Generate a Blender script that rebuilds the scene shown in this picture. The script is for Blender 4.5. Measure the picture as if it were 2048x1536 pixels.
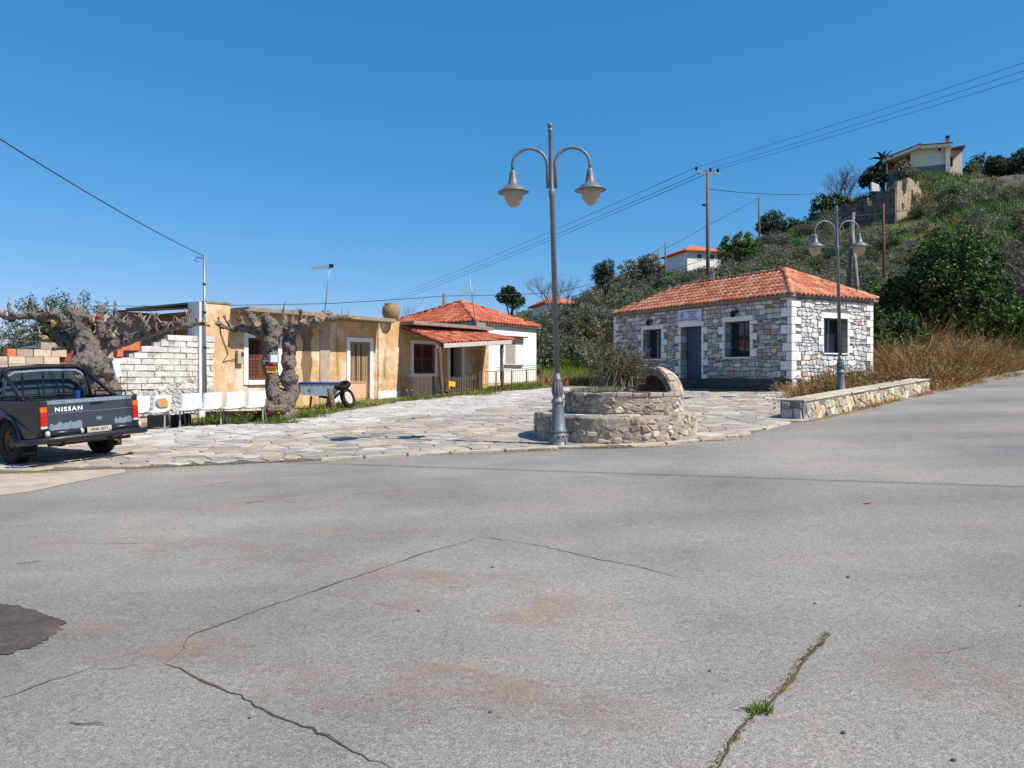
import bpy, bmesh, math, random
import numpy as np
from mathutils import Vector, Matrix, noise

random.seed(7); rng = np.random.default_rng(7)
for o in list(bpy.data.objects): bpy.data.objects.remove(o)
SC = bpy.context.scene
COL = SC.collection

# ------------------------------------------------------------------ camera, sky, sun, exposure
FPX, HZ, ZC = 1500.0, 745.0, 1.6            # focal length and horizon row in photo pixels, eye height in metres
cd = bpy.data.cameras.new('camera'); cam = bpy.data.objects.new('camera', cd); COL.objects.link(cam)
cd.sensor_width = 36; cd.lens = FPX / 2048 * 36; cd.shift_y = -(768 - HZ) / 2048
cd.clip_start = 0.05; cd.clip_end = 5000
cam.location = (0, 0, ZC); cam.rotation_euler = (math.radians(90), 0, 0)
SC.camera = cam
SUN_EL, SUN_AZ = math.radians(49.5), math.atan2(.88, -.474)    # azimuth clockwise from +Y
w = bpy.data.worlds.new('World'); SC.world = w; w.use_nodes = True
nt = w.node_tree; bgn = nt.nodes['Background']
sky = nt.nodes.new('ShaderNodeTexSky'); sky.sky_type = 'NISHITA'; sky.sun_disc = False
sky.sun_elevation = SUN_EL; sky.sun_rotation = SUN_AZ
sky.air_density = 1.0; sky.dust_density = 0.0; sky.ozone_density = 6.0; sky.altitude = 0
EXPO = 0.4                                   # exposure of the photograph; the sky's response is graded per channel to its deep blue
sepc = nt.nodes.new('ShaderNodeSeparateColor'); comb = nt.nodes.new('ShaderNodeCombineColor'); nt.links.new(sky.outputs[0], sepc.inputs[0])
for ch, (A_, g_) in enumerate(((.962, 1.32), (.767, .69), (1.02, .59))):
    m1 = nt.nodes.new('ShaderNodeMath'); m1.operation = 'MULTIPLY'; m1.inputs[1].default_value = .105; nt.links.new(sepc.outputs[ch], m1.inputs[0])
    m2 = nt.nodes.new('ShaderNodeMath'); m2.operation = 'POWER'; m2.inputs[1].default_value = g_; nt.links.new(m1.outputs[0], m2.inputs[0])
    m3 = nt.nodes.new('ShaderNodeMath'); m3.operation = 'MULTIPLY'; m3.inputs[1].default_value = A_ / .105 / 2 ** EXPO; nt.links.new(m2.outputs[0], m3.inputs[0])
    nt.links.new(m3.outputs[0], comb.inputs[ch])
nt.links.new(comb.outputs[0], bgn.inputs[0]); bgn.inputs[1].default_value = 0.105
sd = bpy.data.lights.new('sun', 'SUN'); sd.energy = 4.6; sd.angle = math.radians(.53); sd.color = (1, .94, .85)
sun = bpy.data.objects.new('sun', sd); COL.objects.link(sun)
sv = Vector((math.sin(SUN_AZ) * math.cos(SUN_EL), math.cos(SUN_AZ) * math.cos(SUN_EL), math.sin(SUN_EL)))
sun.location = sv * 60; sun.rotation_euler = sv.to_track_quat('Z', 'Y').to_euler()
vs = SC.view_settings; vs.view_transform = 'Standard'; vs.look = 'None'; vs.exposure = EXPO; vs.gamma = 1.0; vs.use_curve_mapping = False
SC.render.engine = 'CYCLES'

# ------------------------------------------------------------------ helpers
def lin(c): c = c / 255; return c / 12.92 if c <= .04045 else ((c + .055) / 1.055) ** 2.4
def S(r, g, b, k=1.0): return (lin(r) * k, lin(g) * k, lin(b) * k)
def U(a, b): return random.uniform(a, b)
def jit(c, v=.12, h=.018):
    k = 1 + U(-v, v); return tuple(max(0, min(1, x * k * (1 + U(-h, h)))) for x in c)
def smooth(t): t = max(0., min(1., t)); return t * t * (3 - 2 * t)
def lerp(a, b, t): return a + (b - a) * t
def interp(x, pts):
    if x <= pts[0][0]: return pts[0][1]
    for (a, va), (b, vb) in zip(pts, pts[1:]):
        if x <= b: return va + (vb - va) * smooth((x - a) / (b - a)) if False else va + (vb - va) * (x - a) / (b - a)
    return pts[-1][1]
def G(x, y):                                  # the gently tilted square, road and yards
    return .028 * (max(-30, min(y, 60)) - 2) + .03 * max(-40, min(x, 60))
APTS = [(-60, 0), (-22, 1), (-8, 4), (6, 7.5), (15, 11), (22, 13), (30, 14.5), (38, 17), (43, 19.3), (49, 21.8), (57, 25.2), (62, 24.6), (70, 23), (82, 22), (140, 24)]
Y0PTS = [(-10, 44), (8, 41), (13, 33), (15.5, 30.5), (25, 38.5), (40, 51), (70, 75), (140, 100)]
def T(x, y):                                  # terrain: the plane plus the hill
    y0 = interp(x, Y0PTS); z = G(x, y)
    if y > y0:
        t = min(1, (y - y0) / max(20, 102 - y0))
        z += interp(x, APTS) * (t ** .85) * smooth((y - y0) / 6 + .15)
        z += .5 * noise.noise(Vector((x * .09, y * .09, 3))) * smooth((y - y0) / 12)
        if y > 125: z -= .12 * (y - 125)
    return z
def gp(px, py, dz=0):                         # the point of the plane seen at a photo pixel
    r = (px - 1024) / FPX; d = (py - HZ) / FPX
    Y = (ZC + .056 - dz) / (d + .028 + .03 * r)
    return Vector((r * Y, Y, G(r * Y, Y) + dz))
def at(px, py, Y): return Vector(((px - 1024) / FPX * Y, Y, ZC + (HZ - py) / FPX * Y))
def along(P, d, px):                          # distance from P in plan direction d to the sight line of column px
    r = (px - 1024) / FPX; return (r * P[1] - P[0]) / (d[0] - r * d[1])

class MB:
    def __init__(s): s.v = []; s.f = []; s.c = []; s.col = (1, 1, 1)
    def add(s, vs, fs):
        n = len(s.v); s.v += [tuple(v) for v in vs]
        for f in fs: s.f.append(tuple(i + n for i in f)); s.c.append(s.col)
        return s
    def box(s, x0, x1, y0, y1, z0, z1):
        return s.add([(x0,y0,z0),(x1,y0,z0),(x1,y1,z0),(x0,y1,z0),(x0,y0,z1),(x1,y0,z1),(x1,y1,z1),(x0,y1,z1)],
                     [(0,3,2,1),(4,5,6,7),(0,1,5,4),(1,2,6,5),(2,3,7,6),(3,0,4,7)])
    def hexa(s, p):
        return s.add(p, [(0,3,2,1),(4,5,6,7),(0,1,5,4),(1,2,6,5),(2,3,7,6),(3,0,4,7)])
    def prism(s, poly, mp, h0, h1):           # poly in 2d, mp(u, v, h) -> point
        n = len(poly)
        return s.add([mp(u, v, h0) for u, v in poly] + [mp(u, v, h1) for u, v in poly],
                     [tuple(range(n, 2*n)), tuple(range(n-1, -1, -1))] + [(i, (i+1) % n, n+(i+1) % n, n+i) for i in range(n)])
    def tube(s, pts, rs, n=10, caps=True):
        pts = [Vector(p) for p in pts]
        if not hasattr(rs, '__len__'): rs = [rs] * len(pts)
        vs = []; ref = None
        for i, p in enumerate(pts):
            t = (pts[min(i+1, len(pts)-1)] - pts[max(i-1, 0)])
            t = t.normalized() if t.length > 1e-9 else Vector((0,0,1))
            if ref is None: ref = t.orthogonal().normalized()
            ref = (ref - t * ref.dot(t)); ref = ref.normalized() if ref.length > 1e-6 else t.orthogonal().normalized()
            b = t.cross(ref)
            for k in range(n):
                a = 2 * math.pi * k / n; vs.append(p + (ref * math.cos(a) + b * math.sin(a)) * rs[i])
        fs = []
        for i in range(len(pts) - 1):
            for k in range(n):
                k2 = (k+1) % n; fs.append((i*n+k, i*n+k2, (i+1)*n+k2, (i+1)*n+k))
        if caps: fs += [tuple(range(n-1, -1, -1)), tuple(range((len(pts)-1)*n, len(pts)*n))]
        return s.add(vs, fs)
    def lathe(s, prof, n=24, c=(0,0,0)):      # prof: (r, z)
        vs = []; fs = []
        for r, z in prof:
            for k in range(n):
                a = 2*math.pi*k/n; vs.append((c[0]+r*math.cos(a), c[1]+r*math.sin(a), c[2]+z))
        for i in range(len(prof)-1):
            for k in range(n):
                k2 = (k+1) % n; fs.append((i*n+k, i*n+k2, (i+1)*n+k2, (i+1)*n+k))
        fs += [tuple(range(n-1, -1, -1)), tuple(range((len(prof)-1)*n, len(prof)*n))]
        return s.add(vs, fs)
    def blob(s, c, r, n=10, m=7, rough=.25, seed=0):
        c = Vector(c); vs = []; fs = []
        rr = r if hasattr(r, '__len__') else (r, r, r)
        for j in range(m+1):
            th = math.pi*j/m
            for k in range(n):
                a = 2*math.pi*k/n; d = Vector((math.sin(th)*math.cos(a), math.sin(th)*math.sin(a), math.cos(th)))
                q = 1 + rough*noise.noise(d*1.7 + Vector((seed*3.1, seed*1.7, seed)))
                vs.append(c + Vector((d.x*rr[0], d.y*rr[1], d.z*rr[2]))*q)
        for j in range(m):
            for k in range(n):
                k2 = (k+1) % n; fs.append((j*n+k, (j+1)*n+k, (j+1)*n+k2, j*n+k2))
        return s.add(vs, fs)
    def build(s, name, mat, parent=None, smooth=False, bevel=0, seg=2, kind=None):
        me = bpy.data.meshes.new(name); me.from_pydata(s.v, [], s.f)
        at_ = me.color_attributes.new('Col', 'FLOAT_COLOR', 'CORNER')
        cc = np.array([(c[0], c[1], c[2], 1.0) for c, f in zip(s.c, s.f) for _ in f], dtype=np.float32)
        if len(cc): at_.data.foreach_set('color', cc.ravel())
        if smooth: me.polygons.foreach_set('use_smooth', [True]*len(me.polygons))
        me.materials.append(mat)
        return link(name, me, parent, bevel, seg, kind)
def link(name, me, parent=None, bevel=0, seg=2, kind=None):
    o = bpy.data.objects.new(name, me); COL.objects.link(o); o.parent = parent
    if bevel:
        m = o.modifiers.new('bevel', 'BEVEL'); m.width = bevel; m.segments = seg; m.limit_method = 'ANGLE'; m.angle_limit = math.radians(40)
    if kind: o['kind'] = kind
    return o
def thing(name, label, cat, loc=(0,0,0), rz=0, group=None):
    o = bpy.data.objects.new(name, None); COL.objects.link(o); o.empty_display_size = .2
    o.location = loc; o.rotation_euler = (0, 0, rz); return tag(o, label, cat, group)
def tag(o, label, cat, group=None):
    o['label'] = label; o['category'] = cat
    if group: o['group'] = group
    return o
def copy_tree(o, parent=None):
    c = o.copy(); COL.objects.link(c); c.parent = parent
    for ch in o.children: copy_tree(ch, c)
    return c
def npmesh(name, V, F, C, mat, parent=None, kind=None):     # quads or tris as arrays, colour per face
    me = bpy.data.meshes.new(name); k = F.shape[1]
    me.vertices.add(len(V)); me.vertices.foreach_set('co', V.astype(np.float32).ravel())
    me.loops.add(F.size); me.loops.foreach_set('vertex_index', F.astype(np.int32).ravel())
    me.polygons.add(len(F)); me.polygons.foreach_set('loop_start', np.arange(0, F.size, k, dtype=np.int32))
    me.polygons.foreach_set('loop_total', np.full(len(F), k, dtype=np.int32))
    a = me.color_attributes.new('Col', 'FLOAT_COLOR', 'CORNER')
    cc = np.ones((len(F), k, 4), dtype=np.float32); cc[:, :, :3] = C[:, None, :]
    a.data.foreach_set('color', cc.ravel()); me.materials.append(mat); me.update(calc_edges=True)
    return link(name, me, parent, kind=kind)
def leafquads(P, size, C, up=.3, aspect=.45, rs=.35):        # one rhombic leaf per point
    n = len(P); nn = rng.normal(size=(n, 3)); nn[:, 2] += up; nn /= np.linalg.norm(nn, axis=1)[:, None]
    t = rng.normal(size=(n, 3)); t -= nn * (t*nn).sum(1)[:, None]; t /= np.linalg.norm(t, axis=1)[:, None]
    b = np.cross(nn, t); s = (size * (1 + rs*rng.uniform(-1, 1, n)))[:, None]
    V = np.stack([P - t*s*.5, P + b*s*aspect*.5, P + t*s*.5, P - b*s*aspect*.5], 1).reshape(-1, 3)
    return V, np.arange(4*n).reshape(n, 4), C
def leaftris(P, size, C, up=.3, aspect=.45, rs=.35):         # cheaper leaf for far scrub: one triangle
    V, F, C = leafquads(P, size, C, up, aspect, rs); V = V.reshape(-1, 4, 3)[:, :3].reshape(-1, 3); return V, np.arange(len(V)).reshape(-1, 3), C
def blades(P, h, wd, C, lean=.35):                           # grass blades: one triangle each
    n = len(P); a = rng.uniform(0, 6.283, n); d = np.stack([np.cos(a), np.sin(a), np.zeros(n)], 1)
    l = rng.normal(size=(n, 3))*lean; l[:, 2] = 1; l /= np.linalg.norm(l, axis=1)[:, None]
    V = np.stack([P - d*wd*.5, P + d*wd*.5, P + l*np.asarray(h)[:, None]], 1).reshape(-1, 3)
    return V, np.arange(3*n).reshape(n, 3), C
def colmix(n, cols, v=.25):
    c = np.array(cols)[rng.integers(0, len(cols), n)]; return c * (1 + v*rng.uniform(-1, 1, n))[:, None]
def inpoly(x, y, P):
    r = False; j = len(P)-1
    for i in range(len(P)):
        xi, yi = P[i][0], P[i][1]; xj, yj = P[j][0], P[j][1]
        if (yi > y) != (yj > y) and x < (xj-xi)*(y-yi)/(yj-yi)+xi: r = not r
        j = i
    return r
def clip(poly, nx, ny, d):                                   # keep nx*x+ny*y <= d
    out = []
    for i in range(len(poly)):
        a, b = poly[i], poly[(i+1) % len(poly)]; da = nx*a[0]+ny*a[1]-d; db = nx*b[0]+ny*b[1]-d
        if da <= 0: out.append(a)
        if da*db < 0: t = da/(da-db); out.append((a[0]+(b[0]-a[0])*t, a[1]+(b[1]-a[1])*t))
    return out
def voronoi(x0, x1, y0, y1, sx, sy, keep=None, j=.42, gap=.012):
    nx = max(1, int((x1-x0)/sx)); ny = max(1, int((y1-y0)/sy)); sx = (x1-x0)/nx; sy = (y1-y0)/ny
    grid = {}
    for i in range(-1, nx+1):
        for k in range(-1, ny+1):
            grid[i, k] = (x0+(i+.5+(.5 if k % 2 else 0)*.8+U(-j, j))*sx, y0+(k+.5+U(-j, j))*sy)
    res = []
    for i in range(nx):
        for k in range(ny):
            p = grid[i, k]
            if keep and not keep(*p): continue
            poly = [(max(x0, p[0]-2*sx), max(y0, p[1]-2*sy)), (min(x1, p[0]+2*sx), max(y0, p[1]-2*sy)), (min(x1, p[0]+2*sx), min(y1, p[1]+2*sy)), (max(x0, p[0]-2*sx), min(y1, p[1]+2*sy))]
            for di in range(-2, 3):
                for dk in range(-2, 3):
                    q = grid.get((i+di, k+dk))
                    if q is None or q == p: continue
                    ax, ay = (q[0]-p[0])/sx, (q[1]-p[1])/sy          # distances measured in cell units
                    mx, my = (q[0]+p[0])/2/sx, (q[1]+p[1])/2/sy
                    poly = clip(poly, ax/sx, ay/sy, ax*mx+ay*my)
                    if len(poly) < 3: break
                if len(poly) < 3: break
            if len(poly) >= 3:
                poly = inset(poly, gap)
                if poly and area(poly) > .12*sx*sy: res.append(poly)
    return res
def area(p): return .5*sum(p[i][0]*p[(i+1) % len(p)][1]-p[(i+1) % len(p)][0]*p[i][1] for i in range(len(p)))
def inset(poly, g):
    c = list(poly); n = len(poly)
    for i in range(n):
        a, b = poly[i], poly[(i+1) % n]; dx, dy = b[0]-a[0], b[1]-a[1]; l = math.hypot(dx, dy)
        if l < 1e-6: continue
        nx, ny = dy/l, -dx/l
        c = clip(c, nx, ny, nx*a[0]+ny*a[1]-g)
        if len(c) < 3: return None
    return c
def stone(mb, poly, mp, h, bev=.012, base=-.01, tilt=.0):     # one dressed or rough stone, proud of its bed
    n = len(poly); cx = sum(p[0] for p in poly)/n; cy = sum(p[1] for p in poly)/n
    r = max(.02, math.sqrt(abs(area(poly)))); k = max(.55, 1-2.2*bev/r)
    tx, ty = U(-tilt, tilt), U(-tilt, tilt)
    vs = [mp(u, v, base) for u, v in poly] + [mp(u, v, h-bev) for u, v in poly]
    vs += [mp(cx+(u-cx)*k, cy+(v-cy)*k, h+tx*(u-cx)+ty*(v-cy)) for u, v in poly]
    fs = [(i, (i+1) % n, n+(i+1) % n, n+i) for i in range(n)] + [(n+i, n+(i+1) % n, 2*n+(i+1) % n, 2*n+i) for i in range(n)] + [tuple(range(2*n, 3*n))]
    mb.add(vs, fs)
def pieces(items, name, mat, parent, rest_name, limit=290, smooth=False):   # items: (size_key, builder(mb), colour)
    items = sorted(items, key=lambda q: -q[0])
    for k, b, c in items[:limit]:
        mb = MB(); mb.col = c; b(mb); mb.build(name, mat, parent, smooth)
    if len(items) > limit:
        mb = MB()
        for k, b, c in items[limit:]: mb.col = c; b(mb)
        mb.build(rest_name, mat, parent, smooth, kind='stuff')
def text(body, size, mat, parent, name='lettering', loc=(0,0,0), rot=(0,0,0), depth=.002, sx=1.0, bold=0, align='CENTER'):
    cu = bpy.data.curves.new('t', 'FONT'); cu.body = body; cu.size = size; cu.extrude = depth; cu.align_x = align; cu.align_y = 'CENTER'; cu.offset = bold; cu.resolution_u = 3; cu.space_character = 1.25 if body == 'NISSAN' else 1.0
    t = bpy.data.objects.new('t', cu); me = bpy.data.meshes.new_from_object(t); bpy.data.objects.remove(t)
    me.name = name; me.materials.clear(); me.materials.append(mat)
    o = link(name, me, parent); o.location = loc; o.rotation_euler = rot; o.scale = (sx, 1, 1); return o

# ------------------------------------------------------------------ materials
def NT(name):
    m = bpy.data.materials.new(name); m.use_nodes = True; t = m.node_tree
    return m, t, t.nodes['Principled BSDF'], (lambda k: t.nodes.new('ShaderNode'+k)), t.links.new
def noise_node(t, scale, detail=4, rough=.6, co='Object', sc3=None):
    tc = t.nodes.new('ShaderNodeTexCoord'); n = t.nodes.new('ShaderNodeTexNoise'); n.inputs['Scale'].default_value = scale
    n.inputs['Detail'].default_value = detail; n.inputs['Roughness'].default_value = rough
    if sc3:
        mp = t.nodes.new('ShaderNodeMapping'); mp.inputs['Scale'].default_value = sc3; t.links.new(tc.outputs[co], mp.inputs[0]); t.links.new(mp.outputs[0], n.inputs[0])
    else: t.links.new(tc.outputs[co], n.inputs[0])
    return n
def ramp(t, src, stops):
    r = t.nodes.new('ShaderNodeValToRGB'); e = r.color_ramp.elements
    while len(e) < len(stops): e.new(.5)
    for q, (p, c) in zip(e, stops): q.position = p; q.color = (*c, 1) if len(c) == 3 else c
    t.links.new(src, r.inputs[0]); return r
def mixc(t, fac, a, b, mode='MIX'):
    m = t.nodes.new('ShaderNodeMix'); m.data_type = 'RGBA'; m.blend_type = mode
    for s, i in ((fac, 0), (a, 6), (b, 7)):
        if isinstance(s, (int, float)): m.inputs[i].default_value = s
        elif isinstance(s, tuple): m.inputs[i].default_value = (*s, 1) if len(s) == 3 else s
        else: t.links.new(s, m.inputs[i])
    return m.outputs[2]
def pm(name, col=None, var=.25, scale=6, rough=.85, bump=.3, bscale=60, metal=0, spots=None, sc3=None, co='Object', bdist=.01, detail=5, spec=.3):
    m, t, p, N, L = NT(name)
    n = noise_node(t, scale, detail, .65, co, sc3)
    r = ramp(t, n.outputs[0], [(.25, (1-var,)*3), (.75, (1+var,)*3)])
    if col is None: a = N('Attribute'); a.attribute_name = 'Col'; base = a.outputs[0]
    else: base = col
    out = mixc(t, 1.0, base, r.outputs[0], 'MULTIPLY')
    for sp in (spots or []):                   # (colour, noise scale, lo, hi, stretch)
        n2 = noise_node(t, sp[1], 6, .7, co, sp[4] if len(sp) > 4 else None)
        r2 = ramp(t, n2.outputs[0], [(sp[2], (0, 0, 0)), (sp[3], (1, 1, 1))]); out = mixc(t, r2.outputs[0], out, sp[0])
    L(out, p.inputs['Base Color']); p.inputs['Roughness'].default_value = rough; p.inputs['Metallic'].default_value = metal
    p.inputs['Specular IOR Level'].default_value = spec
    if bump:
        nb = noise_node(t, bscale, 6, .7, co); b = N('Bump'); b.inputs['Strength'].default_value = bump; b.inputs['Distance'].default_value = bdist
        L(nb.outputs[0], b.inputs['Height']); L(b.outputs[0], p.inputs['Normal'])
    return m
def leafmat(name, rough=.55, trans=.25):
    m, t, p, N, L = NT(name); a = N('Attribute'); a.attribute_name = 'Col'
    L(a.outputs[0], p.inputs['Base Color']); p.inputs['Roughness'].default_value = rough; p.inputs['Specular IOR Level'].default_value = .25
    tr = N('BsdfTranslucent'); L(a.outputs[0], tr.inputs[0]); mx = N('MixShader'); mx.inputs[0].default_value = trans
    L(p.outputs[0], mx.inputs[1]); L(tr.outputs[0], mx.inputs[2]); L(mx.outputs[0], t.nodes['Material Output'].inputs[0]); return m
def glassmat(name, col, rough=.05):
    m, t, p, N, L = NT(name); p.inputs['Base Color'].default_value = (*col, 1); p.inputs['Roughness'].default_value = rough; p.inputs['Specular IOR Level'].default_value = .6; return m

M = {}
M['stone'] = pm('wall_stone', None, .3, 9, .9, .7, 35, bdist=.02)
M['mortar'] = pm('mortar', S(120,117,112), .25, 12, .95, .5, 60)
M['pale_mortar'] = pm('pale_mortar', S(178,172,164), .3, 12, .95, .7, 40)
M['dark_mortar'] = pm('dark_mortar', S(116,112,108), .3, 12, .95, .5, 60)
M['quoin'] = pm('quoin_limestone', S(234,229,221), .12, 8, .85, .4, 50)
M['plinth'] = pm('plinth_render', S(86,82,78), .3, 3, .95, .4, 30)
M['tile'] = pm('clay_tile', None, .26, 9, .88, .3, 60, spots=[(S(150,98,74), 2.2, .56, .74), (S(206,170,140), 5., .66, .76)])
M['oldtile'] = pm('old_clay_tile', None, .3, 9, .9, .4, 60, spots=[(S(84,58,46), 4.0, .52, .64)])
M['paver'] = pm('paving_stone', None, .22, 5, .8, .5, 40, spots=[(S(120,108,92), 1.3, .55, .8)])
M['joint'] = pm('paving_joint', S(112,104,94), .3, 10, .95, .5, 60)
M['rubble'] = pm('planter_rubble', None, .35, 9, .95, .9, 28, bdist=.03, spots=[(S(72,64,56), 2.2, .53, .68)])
M['planter_mortar'] = pm('planter_mortar', S(178,162,142), .35, 7, .95, 1., 18, bdist=.05, spots=[(S(84,74,64), 2.6, .52, .66)])
M['wallstone'] = pm('field_stone', None, .3, 9, .92, .7, 35, bdist=.02)
M['cast_iron'] = pm('grey_painted_iron', S(112,115,119), .2, 14, .48, .2, 120, metal=.2, spots=[(S(82,78,74), 5, .6, .74), (S(150,150,148), 9, .66, .72)], spec=.45)
M['globe'] = pm('dusty_glass', S(178,160,138), .15, 9, .3, 0, spots=[(S(104,78,54), 9, .64, .74)])
M['steel'] = pm('galvanised_steel', S(150,152,154), .15, 12, .45, .1, 90, metal=.6)
M['rust'] = pm('rusty_steel', S(112,72,52), .35, 14, .85, .3, 80)
M['black'] = pm('black_metal', S(28,28,30), .2, 10, .6, .1)
M['orange_wall'] = pm('ochre_plaster', S(210,176,134), .14, 2.2, .92, .4, 25, spots=[(S(198,156,104), .8, .44, .58), (S(222,206,182), .55, .48, .6), (S(172,136,94), 2.6, .54, .68), (S(140,112,82), 1.0, .57, .7, (2.5, 2.5, .3)), (S(124,106,88), 6, .64, .72)])
M['grey_plaster'] = pm('grey_plaster', S(178,160,140), .22, 3, .95, .5, 30, spots=[(S(120,106,92), 2, .55, .75)])
M['stain'] = pm('sooty_plaster', S(126,104,78), .35, 4, .95, .4, 30, sc3=(4, 4, .5))
M['whitewash'] = pm('whitewash', S(236,232,224), .08, 3, .9, .3, 20, spots=[(S(150,144,136), 1.6, .6, .76, (2, 2, .4))])
M['white_paint'] = pm('white_painted_trim', S(238,236,232), .06, 5, .75, .1, 60, spots=[(S(180,172,160), 6, .66, .8)])
M['concrete'] = pm('weathered_concrete', S(142,130,114), .3, 4, .95, .5, 40, spots=[(S(70,64,58), 2.2, .55, .75)])
M['block'] = pm('painted_block', None, .24, 7, .95, .8, 35, bdist=.03, spots=[(S(150,142,132), 3, .52, .68), (S(96,88,80), 7, .64, .74)])
M['brick'] = pm('hollow_brick', None, .25, 9, .9, .5, 40)
M['brown_wood'] = pm('brown_shutter_wood', S(112,70,50), .3, 5, .8, .3, 50, sc3=(2, 2, 12))
M['grey_wood'] = pm('weathered_wood', S(104,88,76), .35, 6, .9, .5, 40, sc3=(14, 14, 1.5))
M['fascia'] = pm('pale_fascia_wood', S(186,178,166), .2, 6, .85, .3, 40)
M['door_metal'] = pm('tan_door_metal', S(176,146,104), .15, 4, .6, .1)
M['salmon'] = pm('salmon_panel', S(226,174,140), .1, 4, .7, .1)
M['blue_joinery'] = pm('slate_blue_joinery', S(72,84,108), .1, 6, .5, .1, 90)
M['glass'] = glassmat('window_glass', (.02, .024, .03))
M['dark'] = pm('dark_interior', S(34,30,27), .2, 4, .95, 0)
M['sign'] = pm('sign_board', S(206,212,226), .05, 3, .5, 0)
M['ink'] = pm('sign_ink', S(40,50,84), .05, 3, .6, 0)
M['bark'] = pm('gnarled_bark', S(146,133,123), .6, 22, .95, 1., 42, bdist=.08, spots=[(S(66,56,50), 7, .52, .64), (S(156,142,130), 5, .62, .74)])
M['twig'] = pm('pale_twig', S(152,130,112), .25, 9, .9, .3, 60)
M['grey_twig'] = pm('grey_twig', S(122,110,106), .25, 3, .9, 0)
M['trunk'] = pm('shrub_trunk', S(92,82,70), .3, 6, .95, .4, 30)
M['leaf'] = leafmat('leaves'); M['grass'] = leafmat('grass', .7, .3)
M['plastic'] = pm('white_plastic', S(208,215,218), .06, 5, .45, .05, spots=[(S(172,168,158), 5, .6, .76)])
M['tan_stain'] = pm('stained_plastic', S(190,140,84), .2, 9, .7, .1)
M['alu'] = pm('aluminium_leg', S(168,170,170), .1, 9, .4, .05, metal=.5)
M['bench_dark'] = pm('bench_box_dark', S(44,40,38), .25, 5, .85, .2)
M['truck'] = pm('slate_truck_paint', S(32,36,44), .12, 5, .38, .04, 200, spec=.5)
M['tailgate'] = pm('faded_tailgate_paint', S(54,59,68), .14, 4, .5, .05, 120, spec=.4)
M['primer'] = pm('worn_primer_patch', S(120,132,146), .2, 8, .75, .1)
M['chrome'] = pm('dull_chrome', S(150,150,152), .2, 8, .35, .1, metal=.8)
M['rubber'] = pm('tyre_rubber', S(34,33,33), .2, 8, .85, .3, 60)
M['rim'] = pm('rusty_rim', S(96,80,62), .3, 10, .6, .2, metal=.4)
M['red_lens'] = glassmat('red_lens', S(190,22,16), .2); M['amber_lens'] = glassmat('amber_lens', S(214,92,24), .2)
M['clear_lens'] = glassmat('clear_lens', S(190,186,176), .25)
M['truck_glass'] = glassmat('truck_glass', S(46,58,62), .2)
M['white_mark'] = pm('white_lettering', S(226,226,224), .05, 5, .6, 0)
M['blue'] = pm('blue_paint', S(34,84,168), .25, 5, .6, .1, spots=[(S(170,190,210), 7, .62, .74)])
M['cart_panel'] = pm('pale_cart_panel', S(164,180,194), .25, 5, .7, .2, spots=[(S(60,80,110), 5, .56, .64)])
M['red'] = pm('red_paint', S(176,52,40), .15, 6, .6, .1); M['yellow'] = pm('yellow_paint', S(218,168,48), .15, 6, .6, .1)
M['green'] = pm('green_paint', S(40,140,92), .15, 6, .6, .1)
M['wire'] = pm('cable', S(60,62,70), .1, 3, .7, 0)
M['pole_wood'] = pm('utility_pole_wood', S(120,104,94), .25, 5, .9, .2, 40, sc3=(8, 8, 1))
M['clay_pot'] = pm('clay_pot', S(150,122,92), .35, 8, .9, .6, 30, spots=[(S(80,66,54), 4, .56, .7)])
M['cream_wall'] = pm('cream_wall', S(232,224,200), .06, 2, .85, .1)
M['green_wall'] = pm('sage_wall', S(120,136,126), .1, 2, .85, .1)
M['pink_wall'] = pm('pinkish_render', S(176,150,138), .15, 2, .9, .2)
M['terracotta'] = pm('terracotta_render', S(180,98,56), .12, 2, .9, .2)
M['ruin'] = pm('ruin_masonry', S(170,148,122), .4, 3, .95, .9, 9, bdist=.08, spots=[(S(92,78,64), 1.4, .54, .7)])
M['ruin_dark'] = pm('dark_shaded_masonry', S(112,107,100), .45, 3.5, .95, 1., 6, bdist=.12, spots=[(S(70,64,58), 1.3, .48, .62), (S(150,142,132), 2.6, .62, .72)])  # darker masonry; on the ruin's long wall the shade is put into the colour
# ------------------------------------------------------------------ ground, road, square
def ground_mat():
    m, t, p, N, L = NT('ground_soil_and_scrub')
    n1 = noise_node(t, .35, 8, .7); n2 = noise_node(t, .11, 5, .6); n3 = noise_node(t, 3, 6, .7)
    a = ramp(t, n1.outputs[0], [(.35, S(120,98,62)), (.5, S(98,96,52)), (.66, S(76,84,44))])
    b = ramp(t, n2.outputs[0], [(.42, (0,0,0)), (.6, (1,1,1))])
    c = mixc(t, b.outputs[0], a.outputs[0], S(88,96,50))
    tc = N('TexCoord'); sx = N('SeparateXYZ'); L(tc.outputs['Object'], sx.inputs[0]); mr = N('MapRange'); mr.inputs[1].default_value = 38; mr.inputs[2].default_value = 50; L(sx.outputs[1], mr.inputs[0])
    n4 = noise_node(t, .8, 6, .7); dry = ramp(t, n4.outputs[0], [(.35, S(150,126,92)), (.55, S(136,116,80)), (.7, S(112,106,62))])     # yards and verges are dry soil, the hill is green
    c = mixc(t, mr.outputs[0], dry.outputs[0], c)
    r = ramp(t, n3.outputs[0], [(.3, (.6,)*3), (.7, (1.25,)*3)])
    L(mixc(t, 1., c, r.outputs[0], 'MULTIPLY'), p.inputs['Base Color']); p.inputs['Roughness'].default_value = 1; p.inputs['Specular IOR Level'].default_value = .1
    bp = N('Bump'); bp.inputs['Distance'].default_value = .15; bp.inputs['Strength'].default_value = .6; L(n3.outputs[0], bp.inputs['Height']); L(bp.outputs[0], p.inputs['Normal']); return m
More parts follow.
